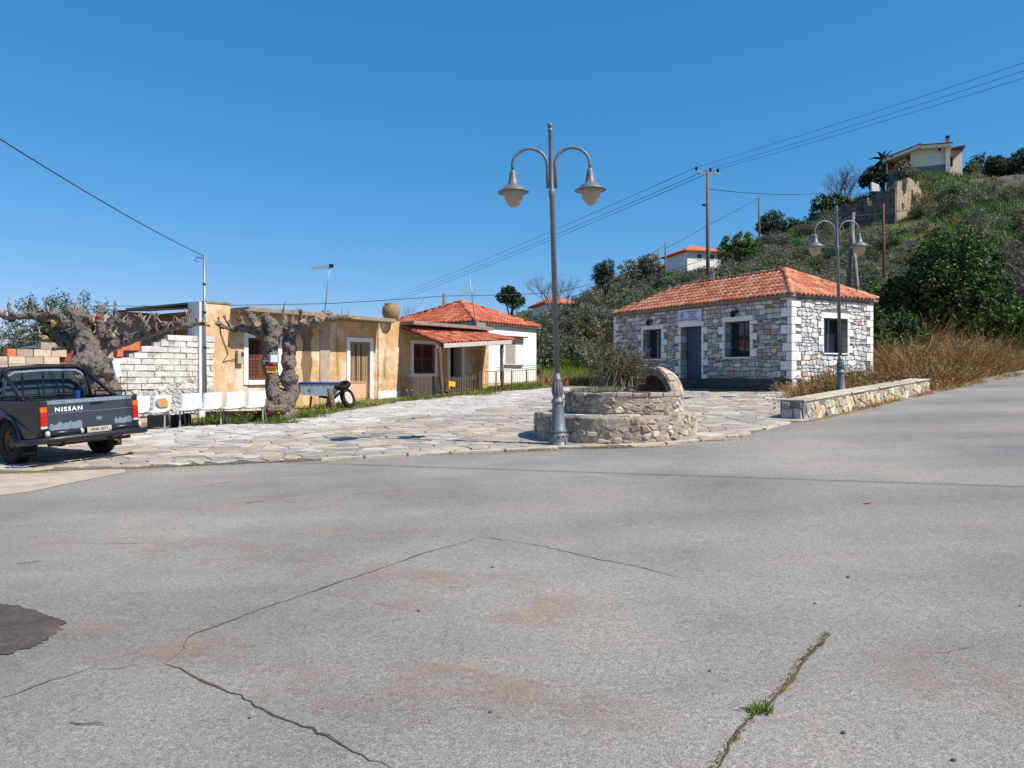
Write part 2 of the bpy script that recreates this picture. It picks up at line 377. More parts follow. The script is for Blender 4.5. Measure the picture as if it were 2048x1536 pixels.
def axis(segs):
    out = []
    for a, b, s in segs: out += list(np.arange(a, b, s))
    return out + [segs[-1][1]]
xs = axis([(-900,-200,140), (-200,-60,14), (-60,-24,4), (-24,46,1), (46,120,3), (120,240,15), (240,900,130)])
ys = axis([(-400,-60,60), (-60,0,10), (0,62,1), (62,150,2.5), (150,300,15), (300,1500,150)])
gv = [(x, y, T(x, y)) for y in ys for x in xs]; nx = len(xs)
gf = [(j*nx+i, j*nx+i+1, (j+1)*nx+i+1, (j+1)*nx+i) for j in range(len(ys)-1) for i in range(nx-1)]
mb = MB(); mb.add(gv, gf); mb.build('ground', ground_mat(), smooth=True, kind='structure')

def asphalt():
    m, t, p, N, L = NT('asphalt_old')
    tc = N('TexCoord'); co = tc.outputs['Object']
    def nz(s, d=4, r=.6, sc3=None): return noise_node(t, s, d, r, 'Object', sc3).outputs[0]
    fine = ramp(t, nz(110, 3, .8), [(.3, (.42,)*3), (.5, (1.,)*3), (.7, (1.75,)*3)])
    mid = ramp(t, nz(30, 5, .75), [(.3, (.74,)*3), (.7, (1.22,)*3)])
    big = ramp(t, nz(.33, 5, .6), [(.28, S(118,115,110)), (.5, S(140,134,126)), (.72, S(157,149,137))])
    streak = ramp(t, nz(.5, 6, .65, (.25, 1.2, 1)), [(.38, (.9,)*3), (.62, (1.08,)*3)])
    c = mixc(t, 1., big.outputs[0], streak.outputs[0], 'MULTIPLY')
    lane = ramp(t, nz(.16, 3, .5, (.5, 1.6, 1)), [(.36, (.86,)*3), (.64, (1.1,)*3)]); c = mixc(t, 1., c, lane.outputs[0], 'MULTIPLY')
    dm = ramp(t, nz(.75, 6, .72, (.6, 1.3, 1)), [(.585, (0,0,0)), (.70, (.5,)*3)])
    c = mixc(t, dm.outputs[0], c, S(172,130,98))
    c = mixc(t, 1., c, fine.outputs[0], 'MULTIPLY'); c = mixc(t, 1., c, mid.outputs[0], 'MULTIPLY')
    vo = N('TexVoronoi'); vo.inputs['Scale'].default_value = 38; L(co, vo.inputs[0])        # pale aggregate chips
    chip = ramp(t, vo.outputs['Distance'], [(.10, (1,1,1)), (.16, (0,0,0))])
    sel = ramp(t, nz(21, 2), [(.56, (0,0,0)), (.6, (.85,)*3)])
    f = mixc(t, 1., chip.outputs[0], sel.outputs[0], 'MULTIPLY'); c = mixc(t, f, c, S(206,202,196))
    L(c, p.inputs['Base Color']); p.inputs['Roughness'].default_value = .88; p.inputs['Specular IOR Level'].default_value = .25
    b = N('Bump'); b.inputs['Strength'].default_value = .55; b.inputs['Distance'].default_value = .006; L(nz(110, 3, .8), b.inputs['Height'])
    b2 = N('Bump'); b2.inputs['Strength'].default_value = .25; b2.inputs['Distance'].default_value = .05; L(nz(2.2, 4), b2.inputs['Height']); L(b2.outputs[0], b.inputs['Normal'])
    L(b.outputs[0], p.inputs['Normal']); return m
EDGE = [(-300,968), (0,948), (130,943), (250,939), (450,930), (640,922), (900,909), (1118,899), (1260,896), (1400,884), (1500,868), (1580,847), (1628,843), (1700,828), (1780,806), (1858,784), (1930,768), (2048,738)]
edge = [gp(*e) for e in EDGE]
def flat(pts, dz): return [(p[0], p[1], G(p[0], p[1]) + dz) for p in pts]
d = (edge[-1]-edge[-2]).normalized(); far = edge[-1] + d*30
ring = [(-38, edge[0].y)] + [(p.x, p.y) for p in edge] + [(far.x, far.y), (58, 20), (58, -28), (-38, -28)]
mb = MB(); mb.add(flat(ring, .006), [tuple(range(len(ring)-1, -1, -1))]); road = mb.build('road', asphalt(), kind='structure')
M['crack'] = pm('crack_fill', S(84,76,62), .4, 20, 1, 0, spots=[(S(104,86,44), 1.5, .5, .62)])
def crack(pts, w, name='crack'):
    P = [gp(*q) for q in pts]; Q = []
    for a, b in zip(P, P[1:]):
        n = max(2, int((b-a).length/.05))
        for i in range(n): Q.append(a.lerp(b, i/n))
    Q.append(P[-1]); vs = []; fs = []
    ph = U(0, 99)
    for i, q in enumerate(Q):
        t = (Q[min(i+1, len(Q)-1)]-Q[max(0, i-1)]).normalized(); s = Vector((-t.y, t.x, 0))
        off = s*(.05*noise.noise(Vector((i*.11, ph, 0)))+.022*noise.noise(Vector((i*.9, ph, 5))))
        ww = w*.8*max(.3, .4+.9*noise.noise(Vector((i*.17, ph, 9)))+.5*noise.noise(Vector((i*.8, ph, 3))))*min(1, i*.2+.2, (len(Q)-i)*.2+.05)
        for k in (-1, 1):
            v = q+off+s*k*ww; vs.append((v.x, v.y, G(v.x, v.y)+.010))
        if i: fs.append((2*i-2, 2*i-1, 2*i+1, 2*i))
    b = MB(); b.add(vs, fs); b.build(name, M['crack'], road)
crack([(960,1075),(840,1112),(700,1160),(520,1222),(375,1275),(365,1300),(325,1328)], .012)
crack([(325,1328),(440,1380),(560,1440),(700,1495),(800,1545)], .013)
crack([(-60,1418),(0,1398),(100,1362),(195,1333)], .014)
crack([(188,1343),(235,1342),(285,1333)], .008)
crack([(960,1075),(1010,1080),(1110,1100),(1290,1140),(1360,1158)], .010)
crack([(1655,1268),(1640,1290),(1615,1310),(1560,1385),(1510,1430),(1465,1490),(1420,1545)], .020)
crack([(1800,1308),(1900,1310),(1960,1295)], .007)
crack([(330,985),(480,962),(640,948),(720,938)], .010)
crack([(40,1092),(180,1087),(330,1090)], .006)
def blotmat(name, col, rough, n1=3., lo=.35, hi=.62, amt=1.):   # a mark with ragged, thinning edges lying on the road
    m, t, p, N, L = NT(name); tc = N('TexCoord'); g = N('TexGradient'); g.gradient_type = 'SPHERICAL'
    mp = N('Mapping'); mp.inputs['Location'].default_value = (-1, -1, 0); mp.inputs['Scale'].default_value = (2, 2, 0)
    L(tc.outputs['Generated'], mp.inputs[0]); L(mp.outputs[0], g.inputs[0]); nn = noise_node(t, n1, 7, .75).outputs[0]
    gr = ramp(t, g.outputs[1], [(.0, (0,0,0)), (.55, (1,1,1))]); cl = ramp(t, nn, [(.46, (0,0,0)), (.68, (amt,)*3)])
    r = N('Math'); r.operation = 'MULTIPLY'; L(gr.outputs[0], r.inputs[0]); L(cl.outputs[0], r.inputs[1])
    n2 = noise_node(t, 70, 3).outputs[0]; rr = ramp(t, n2, [(.3, (.6,)*3), (.7, (1.3,)*3)])
    L(mixc(t, 1., col, rr.outputs[0], 'MULTIPLY'), p.inputs['Base Color']); p.inputs['Roughness'].default_value = rough
    L(r.outputs[0], p.inputs['Alpha']); return m
def patch(name, pts, mat, dz):
    P = flat([gp(*q) for q in pts], dz); b = MB(); b.add(P, [tuple(range(len(P)-1, -1, -1))]); return b.build(name, mat, road)
M['dirt'] = blotmat('ochre_dirt', S(176,140,112), .95, 1.7, amt=.42)
for q in ([(440,1290),(900,1330),(1450,1440),(1560,1560),(1000,1500),(500,1400)], [(60,1220),(420,1260),(640,1330),(420,1370),(120,1320)], [(560,1120),(1000,1150),(1500,1240),(1480,1290),(900,1240),(600,1180)],
          [(1640,1270),(2100,1310),(2100,1460),(1760,1380)], [(420,1000),(820,968),(1000,985),(820,1012),(500,1030)], [(100,1060),(480,1080),(860,1140),(760,1190),(300,1120)]):
    patch('dirt_patch', q, M['dirt'], .014)
M['oil'] = pm('damp_stain', S(84,75,69), .45, 90, .8, .5, 110, bdist=.006, spots=[(S(112,92,78), 26, .55, .62), (S(66,58,54), 3, .5, .7), (S(170,164,156), 60, .7, .73)])
sp = []
base = [(-150,1190),(-60,1205),(0,1211),(30,1214),(62,1221),(96,1236),(128,1244),(134,1248),(118,1254),(124,1262),(100,1278),(76,1293),(48,1302),(0,1315),(-80,1335),(-200,1330)]
for i, (a, b) in enumerate(base):
    c = base[(i+1) % len(base)]
    for k in range(7): sp.append((lerp(a, c[0], k/7)+U(-5, 5), lerp(b, c[1], k/7)+U(-2, 2)))
patch('damp_stain', sp, M['oil'], .012)
ap = [(-300,1010),(-100,1000),(0,992),(60,985),(120,972),(190,958),(250,946),(250,939),(130,943),(0,948),(-300,968)]
M['apron'] = pm('concrete_apron', S(186,168,148), .14, 3, .9, .4, 60, spots=[(S(150,136,122), 1.4, .5, .75)])
mb = MB(); P = flat([gp(*q) for q in ap], .012); mb.add(P, [tuple(range(len(P)))]); mb.build('pavement_apron', M['apron'], kind='structure')
# small litter: pebbles and twigs lying on the road
LIT = [(510,1006,'twig'),(60,1128,'twig'),(178,1453,'twig'),(985,1137,'pebble'),(838,1225,'pebble'),(982,1428,'pebble'),(1697,1157,'pebble'),(1688,1470,'pebble'),(1908,1525,'pebble'),(1630,1210,'pebble'),(2040,1215,'pebble'),(1735,1009,'leaf'),(500,1440,'pebble'),(1420,1345,'pebble')]
names = {'twig': 'thin dark dry twig lying on the road', 'pebble': 'small loose pebble lying on the road', 'leaf': 'single orange dry leaf on the road'}
where = ['just in front of the paved square at left', 'by the left edge of the picture', 'at the lower left below the damp stain', 'under the apex of the long crack', 'below the left end of the centre crack', 'between the ochre dirt patches', 'on the right side far from the weedy crack', 'right of the weedy crack', 'at the bottom right corner', 'above the top of the weedy crack', 'by the right edge', 'on the far right part of the road', 'near the lower left branching crack', 'between the dirt patch and the weedy crack']
M['litter'] = pm('dark_litter', S(112,104,96), .3, 20, .9, .3)
M['dry_leaf'] = pm('orange_leaf', S(214,116,60), .2, 20, .8, .1)
for (px, py, k), wh in zip(LIT, where):
    g = gp(px, py); b = MB()
    if k == 'twig':
        a = U(-.4, .4); Q = [Vector((math.cos(a)*s, math.sin(a)*s+.01*math.sin(s*30), .010+.004*math.sin(s*17))) for s in np.linspace(-.1, .1, 6)]
        b.tube(Q, [.002,.004,.003,.0035,.003,.001], 6)
    elif k == 'pebble': k_ = .55+.5*((px*7) % 10)/10; b.blob((0,0,.006), (.014*k_,.011*k_,.008*k_), 8, 5, .4, px)
    else: b.add([(-.05,0,.006),(0,-.03,.02),(.06,0,.012),(0,.03,.02),(0,0,.008)], [(0,1,4),(1,2,4),(2,3,4),(3,0,4)])
    o = b.build({'twig':'twig','pebble':'pebble','leaf':'dry_leaf'}[k], M['litter'] if k != 'leaf' else M['dry_leaf'], smooth=(k == 'pebble')); o.location = g+Vector((0,0,.006))
    tag(o, names[k]+' '+wh if len((names[k]+' '+wh).split()) <= 16 else names[k].replace('lying ', '')+' '+wh, {'leaf':'leaf'}.get(k, k))

# the paved square
BACK = [(1580,800),(1583,786),(1440,786),(1340,783),(1180,775),(1100,777),(980,787),(800,806),(660,829),(545,848),(430,853),(285,862),(150,880),(-60,905)]
sq = edge[1:13]; back = [gp(*q) for q in BACK]
PLZ = [(p.x, p.y) for p in sq] + [(p.x, p.y) for p in back]
PLZ = [(-13.5, edge[1].y-.35)] + PLZ + [(-13.5, 16.8)]
b = MB(); n = len(PLZ); P0 = flat(PLZ, -.05); P1 = flat(PLZ, .026)
b.add(P0+P1, [tuple(range(n, 2*n))] + [(i, (i+1) % n, n+(i+1) % n, n+i) for i in range(n)])
plaza = b.build('paved_square', M['joint'], kind='structure')
minx, maxx = min(p[0] for p in PLZ), max(p[0] for p in PLZ); miny, maxy = min(p[1] for p in PLZ), max(p[1] for p in PLZ)
cells = voronoi(minx, maxx, miny, maxy, .41, .33, lambda x, y: inpoly(x, y, PLZ), .46, .014)
PCOL = [S(178,166,150), S(168,155,140), S(188,178,164), S(160,150,138), S(176,160,140), S(152,144,136)]
def mpz(u, v, h): return (u, v, G(u, v) + .026 + h)
items = []
for c in cells:
    c = [q for q in c]
    cx = sum(q[0] for q in c)/len(c); cy = sum(q[1] for q in c)/len(c)
    if not inpoly(cx, cy, PLZ): continue
    def pull(x, y):
        if inpoly(x, y, PLZ): return (x, y)
        lo, hi = 0., 1.
        for _ in range(12):
            md = (lo+hi)/2
            if inpoly(cx+(x-cx)*md, cy+(y-cy)*md, PLZ): lo = md
            else: hi = md
        return (cx+(x-cx)*lo*.97, cy+(y-cy)*lo*.97)
    c = [pull(*q) for q in c]
    if area(c) < .01: continue
    if (cx-1.95)**2+(cy-14.2)**2 < 1.1: continue
    ou = (cx+5.7)*.82-(cy-28)*.572; wash = smooth((8.6-ou)/2.2+.9*noise.noise(Vector((cx*.45, cy*.45, 1)))) * smooth((cy-13.5)/3)      # the worn whitewashed far strip
    base = random.choice(PCOL); base = tuple(lerp(q, w_, .36*wash) for q, w_ in zip(base, S(216,213,208)))
    col = jit(base, .14, .03); hh = U(.012, .024)
    items.append((area(c)/max(4, cy)**2, (lambda m, c=c, hh=hh: stone(m, c, mpz, hh, .006, -.02, .012)), col))
pieces(items, 'paving_stone', M['paver'], plaza, 'far_paving_stones')
# pale kerb stones laid along the front edge
kk = []
for a, c in zip(edge[5:11], edge[6:12]):
    L_ = (c-a).length; n = max(1, int(L_/.62)); t = (c-a).normalized(); s = Vector((-t.y, t.x, 0))
    for i in range(n):
        if random.random() < .3: continue
        p = a+t*(L_*i/n+.02)-s*.03; q = a+t*(L_*(i+1)/n-.02)-s*U(.0,.04); wd = U(.08, .14)
        kk.append((1, (lambda m, p=p, q=q, s=s, wd=wd: m.hexa([(p.x,p.y,G(p.x,p.y)-.03),(q.x,q.y,G(q.x,q.y)-.03),(q.x+s.x*wd,q.y+s.y*wd,G(q.x,q.y)-.03),(p.x+s.x*wd,p.y+s.y*wd,G(p.x,p.y)-.03),
              (p.x,p.y,G(p.x,p.y)+.042),(q.x,q.y,G(q.x,q.y)+.040),(q.x+s.x*wd,q.y+s.y*wd,G(q.x,q.y)+.050),(p.x+s.x*wd,p.y+s.y*wd,G(p.x,p.y)+.048)])), jit(S(180,166,148), .2)))
pieces(kk, 'kerb_stone', M['paver'], plaza, 'kerb_stones')
# ------------------------------------------------------------------ roofs of clay tiles
def tile_mesh(name, w, l, col, mat, flat_pan=.34, amp=.06):
    mb = MB(); mb.col = col; n = 7; prof = []
    for i in range(n+1):
        u = i/n
        z = amp*math.sin(math.pi*min(1, u/(1-flat_pan))) if u < 1-flat_pan else -.012*math.sin(math.pi*(u-1+flat_pan)/flat_pan)
        prof.append(((u-.5)*w, z))
    vs = []
    for y, dz in ((0, .016), (l, .0)):
        for x, z in prof: vs.append((x, y, z+dz))
    for x, z in prof: vs.append((x, 0, z-.004))
    k = n+1; fs = [(i, i+1, k+i+1, k+i) for i in range(n)] + [(2*k+i, 2*k+i+1, i+1, i) for i in range(n)]
    mb.add(vs, fs); me_o = mb.build(name, mat, None, smooth=True); me = me_o.data; bpy.data.objects.remove(me_o); return me
TCOL = [S(198,124,92), S(186,110,80), S(206,138,106), S(174,102,76), S(210,150,118)]
OCOL = [S(182,98,72), S(162,84,62), S(192,114,86), S(138,72,54)]
def slope_tiles(parent, O, e, upv, nrm, inside, L, H, w, l, meshes, ox, score, items, wob=.0):
    """O eave corner, e unit along the eave, upv unit up the slope; tiles whose centre satisfies inside(u, v)."""
    cols = int(L/w); w2 = L/cols; rows = int(H/l)+1
    for i in range(cols):
        for k in range(rows):
            u = (i+.5)*w2; v = k*l
            if not inside(u, v+l*.5): continue
            P = O+e*u+upv*v+nrm*(ox+U(0, wob))
            R = Matrix((e, upv, nrm)).transposed().to_4x4() @ Matrix.Rotation(U(-wob, wob)*2, 4, 'Z')
            items.append((score(P), Matrix.Translation(P) @ R, random.choice(meshes)))
def place_tiles(items, parent, name, mat, limit=290):
    items.sort(key=lambda q: -q[0])
    for s, m, me in items[:limit]:
        o = link(name, me, parent); o.matrix_local = m
    if len(items) > limit:
        mb = MB()
        for s, m, me in items[limit:]:
            mb.col = tuple(me.color_attributes['Col'].data[0].color[:3])
            mb.add([m @ v.co for v in me.vertices], [tuple(p.vertices) for p in me.polygons])
        mb.build('far_'+name+'s', mat, parent, smooth=True, kind='stuff')
def caps(parent, name, a, b, r, mat, cols, ln=.4):
    a, b = Vector(a), Vector(b); d = b-a; n = max(2, int(d.length/ln)); t = d.normalized(); s = t.cross(Vector((0,0,1))).normalized(); up = s.cross(t)
    for i in range(n):
        p = a+d*(i/n); q = a+d*((i+1.12)/n); mb = MB(); mb.col = jit(random.choice(cols), .1); vs = []
        for c, rr, lift in ((p, r*1.12, .0), (q, r*.92, -.004)):
            for k in range(7):
                an = math.pi*k/6; vs.append(c+s*math.cos(an)*rr+up*(math.sin(an)*rr*.8-.02+lift))
        mb.add(vs, [(k, k+1, 8+k, 7+k) for k in range(6)]+[tuple(range(6, -1, -1))]); mb.build(name, mat, parent, smooth=True)
def hip_roof(root, L, W, ze, rise, over, tl, name, cols, mat, limit, camloc, w=.21, l=.36, shift=(0,0), meshw=None):
    """hip roof over the local rectangle x in [-L, 0], y in [0, W] with the eave at ze."""
    x0, x1, y0, y1 = -L-over, over, -over, W+over; hw = (y1-y0)/2; A = Vector((x1-hw, (y0+y1)/2, ze+rise)); B = Vector((x0+hw, (y0+y1)/2, ze+rise))
    if B.x > A.x: A = B = Vector(((x0+x1)/2, (y0+y1)/2, ze+rise))
    c = [Vector((x0,y0,ze)), Vector((x1,y0,ze)), Vector((x1,y1,ze)), Vector((x0,y1,ze))]
    dn = Vector((0,0,-.09)); mb = MB()
    V = [*c, A, B, *[q+dn for q in c]]
    mb.add(V, [(0,1,4,5),(1,2,4),(2,3,5,4),(3,0,5),(0,6,7,1),(1,7,8,2),(2,8,9,3),(3,9,6,0),(9,8,7,6)])
    roof = mb.build('roof', M['concrete'], root)
    meshes = [tile_mesh(name, w, l*1.12, cc, mat) for cc in cols]; items = []
    sc = lambda P: -(root.matrix_basis @ P - camloc).length
    for P, Q, a, b in ((c[0], c[1], B, A), (c[1], c[2], A, A), (c[2], c[3], A, B), (c[3], c[0], B, B)):
        e = (Q-P).normalized(); Ln = (Q-P).length
        ua, ub = (a-P).dot(e), (b-P).dot(e); foot = P+e*ua; upv = (a-foot); H = upv.length; upv.normalize(); n = e.cross(upv)
        if n.z < 0: n = -n
        nw = Matrix.Rotation(root.rotation_euler.z, 3, 'Z') @ n; mid = root.matrix_basis @ ((P+Q)/2)
        visible = nw.dot(camloc-mid) > 0
        ins = lambda u, v, ua=ua, ub=ub, Ln=Ln, H=H: v < H and u > ua*v/H-.02 and u < Ln-(Ln-ub)*v/H+.02
        slope_tiles(roof, P-upv*.06, e, upv, n, ins, Ln, H, w, l, meshes, .02, (lambda q, vis=visible: sc(q)-(0 if vis else 1000)), items)
    place_tiles(items, roof, name, mat, limit)
    for P, Q in ((c[0], B), (c[1], A), (c[2], A), (c[3], B), (B, A)):
        if (Q-P).length > .3: caps(roof, 'ridge_tile', P+Vector((0,0,.05)), Q+Vector((0,0,.06)), .11, mat, cols)
    return roof
CAML = Vector((0, 0, ZC))
# ------------------------------------------------------------------ walls of rubble stones
def rubble_wall(parent, mp, L, z0, z1, holes, cols, mat, score, h=(.075,.2), wr=(.12,.4), proud=(.015,.035), seed=0, items=None):
    """stones in wavy courses on the rectangle u in [0, L], v in [z0, z1]; holes are (u0, u1, v0, v1) kept free."""
    ph = seed*7.3; v = z0; res = items if items is not None else []
    bounds = [z0]
    while bounds[-1] < z1-.06: bounds.append(min(z1, bounds[-1]+U(*h)))
    def bd(k, u):
        if k == 0: return z0
        if k >= len(bounds)-1: return z1
        return bounds[k]+.075*noise.noise(Vector((u*1.9, k*3.1+ph, 0)))+.03*noise.noise(Vector((u*6, k*1.1+ph, 4)))
    for k in range(len(bounds)-1):
        u = 0
        while u < L-.04:
            wd = min(L-u, U(*wr)*(1.25 if random.random() < .2 else 1)); wd = L-u if L-u-wd < .1 else wd
            a, b = u, u+wd; u = b; lo = (bounds[k]+bounds[k+1])/2
            seg = [(a, b)]
            for (h0, h1, g0, g1) in holes:
                if bounds[k+1] > g0+.03 and bounds[k] < g1-.03:
                    ns = []
                    for s0, s1 in seg:
                        if h1 <= s0 or h0 >= s1: ns.append((s0, s1)); continue
                        if h0-s0 > .05: ns.append((s0, h0))
                        if s1-h1 > .05: ns.append((h1, s1))
                    seg = ns
            for s0, s1 in seg:
                g = .011; sl = [U(-.02, .02) for _ in range(4)]; wq = s1-s0; c = min(.035, wq*.2)
                x0, x1 = s0+g, s1-g; k2 = k
                yb = lambda x: bd(k, x)+g; yt = lambda x: bd(k+1, x)-g
                if yt(x0)-yb(x0) < .04 or x1-x0 < .04: continue
                cs = [c*U(.3, 1.5) for _ in range(4)]
                poly = [(x0+cs[0], yb(x0)), ((x0+x1)/2, yb((x0+x1)/2)), (x1-cs[1], yb(x1)), (x1, yb(x1)+cs[1]*.8), (x1, yt(x1)-cs[2]*.8), (x1-cs[2], yt(x1)), ((x0+x1)/2, yt((x0+x1)/2)), (x0+cs[3], yt(x0)), (x0, yt(x0)-cs[3]*.8), (x0, yb(x0)+cs[0]*.8)]
                if area(poly) < .003: continue
                pr = U(*proud); col = jit(random.choices(cols[0], cols[1])[0], .16, .02)
                res.append((area(poly)*score, (lambda m, poly=poly, pr=pr: stone(m, poly, mp, pr, .012, -.02, .05)), col))
    return res
# ------------------------------------------------------------------ stone house on the right
HC = Vector((9.54, 25.6, 0)); HX = Vector((.48, -.876, 0)).normalized(); HY = Vector((-HX.y, HX.x, 0)); HRZ = math.atan2(HX.y, HX.x)
HL, HW, ZB, ZE = 10.1, 4.3, G(9.54, 25.6), 4.25
house = thing('stone_house', 'small grey stone house with white quoins and an orange hip tiled roof', 'house', (HC.x, HC.y, 0), HRZ)
def hu(px): return -along(HC, -HX, px)                   # local x on the front wall for a photo column
def hv(px): return along(HC, HY, px)                     # local y on the side wall
def hz(px, py, side=False):
    P = HC+(HY*hv(px) if side else HX*hu(px)); return ZC+(HZ-py)/FPX*P.y
DP = .42                                                 # depth of the openings
fo = [('w', hu(1287), hu(1323), hz(1305,718), hz(1305,659)), ('d', hu(1362), hu(1403), hz(1385,757), hz(1385,653)), ('w', hu(1450), hu(1500), hz(1475,714), hz(1475,643))]
so = [('w', hv(1647), hv(1694), hz(1668,706,True), hz(1668,637,True))]
PLT = ZB+.42
def wall_core(name, u0, u1, z0, z1, holes, mp, th):      # solid wall with through openings
    us = sorted({u0, u1, *[h[1] for h in holes], *[h[2] for h in holes]}); mb = MB()
    for a, b in zip(us, us[1:]):
        hs = [h for h in holes if h[1] <= a+1e-6 and h[2] >= b-1e-6]; segs = [(z0, z1)]
        for h in hs: segs = [s for q in segs for s in ((q[0], min(q[1], h[3])), (max(q[0], h[4]), q[1])) if s[1]-s[0] > .01]
        for s0, s1 in segs:
            mb.hexa([mp(a,s0,0), mp(b,s0,0), mp(b,s0,-th), mp(a,s0,-th), mp(a,s1,0), mp(b,s1,0), mp(b,s1,-th), mp(a,s1,-th)])
    return mb
mpF = lambda u, v, h: (u, -h, v); mpS = lambda u, v, h: (h, u, v)
fw = wall_core('front', -HL, 0, ZB-.3, ZE-.06, fo, mpF, .5).build('wall', M['dark_mortar'], house)
sw = wall_core('side', .5, HW, ZB-.3, ZE-.061, so, mpS, .5).build('wall', M['dark_mortar'], house)
mb = MB(); mb.box(-HL, -.5, HW-.5, HW-.001, ZB-.3, ZE-.062); mb.box(-HL+.001, -HL+.5, .5, HW-.5, ZB-.3, ZE-.063); mb.build('wall', M['dark_mortar'], house)
mb = MB(); mb.box(-HL-.03, -.03, -.06, .0, ZB-.3, PLT); plinth = mb.build('plinth', M['plinth'], house)
mb = MB(); mb.box(-HL+.5, -.5, .5, HW-.5, ZB+.3, ZB+.34); mb.build('inner_floor', M['dark'], house)
qf, qs = [], []                                           # quoin blocks, also kept as holes for the rubble
def quoin(mp, u0, u1, v0, v1, lst, proud=.03, depth=.0):
    c = .015; p = [(u0+U(0,c), v0+.008), (u1-U(0,c*2), v0+.008), (u1-U(0,.01), v0+.03), (u1-U(0,c*2), v1-.02), (u1-U(.01,.03), v1-.008), (u0+U(0,c), v1-.008)]
    if area(p) < 0: p = p[::-1]
    m = MB(); stone(m, p, mp, proud, .01, -.03, .0); m.build('quoin_block', M['quoin'], house)
    lst.append((min(u0,u1), max(u0,u1), v0, v1))
z = PLT+.01; k = 0
while z < ZE-.12:                                         # corner quoins
    hgt = min(U(.26, .34), ZE-.07-z); a = (.42 if k % 2 else .2)+U(-.03,.05); b2 = (.2 if k % 2 else .44)+U(-.03,.05)
    quoin(lambda u, v, h: (-u, -h, v), -.028, a, z, z+hgt, []); qf.append((-a, .03, z, z+hgt))
    quoin(mpS, -.026, b2, z, z+hgt, []); qs.append((-.03, b2, z, z+hgt))
    c2 = (.36 if k % 2 else .2); quoin(lambda u, v, h: (-HL+u, -h, v), 0, c2, z, z+hgt, []); qf.append((-HL, -HL+c2, z, z+hgt))
    c3 = (.2 if k % 2 else .4); quoin(lambda u, v, h: (h, HW-u, v), 0, c3, z, z+hgt, []); qs.append((HW-c3, HW, z, z+hgt))
    z += hgt; k += 1
quoin(mpS, 0, .24, ZB-.05, PLT, qs)
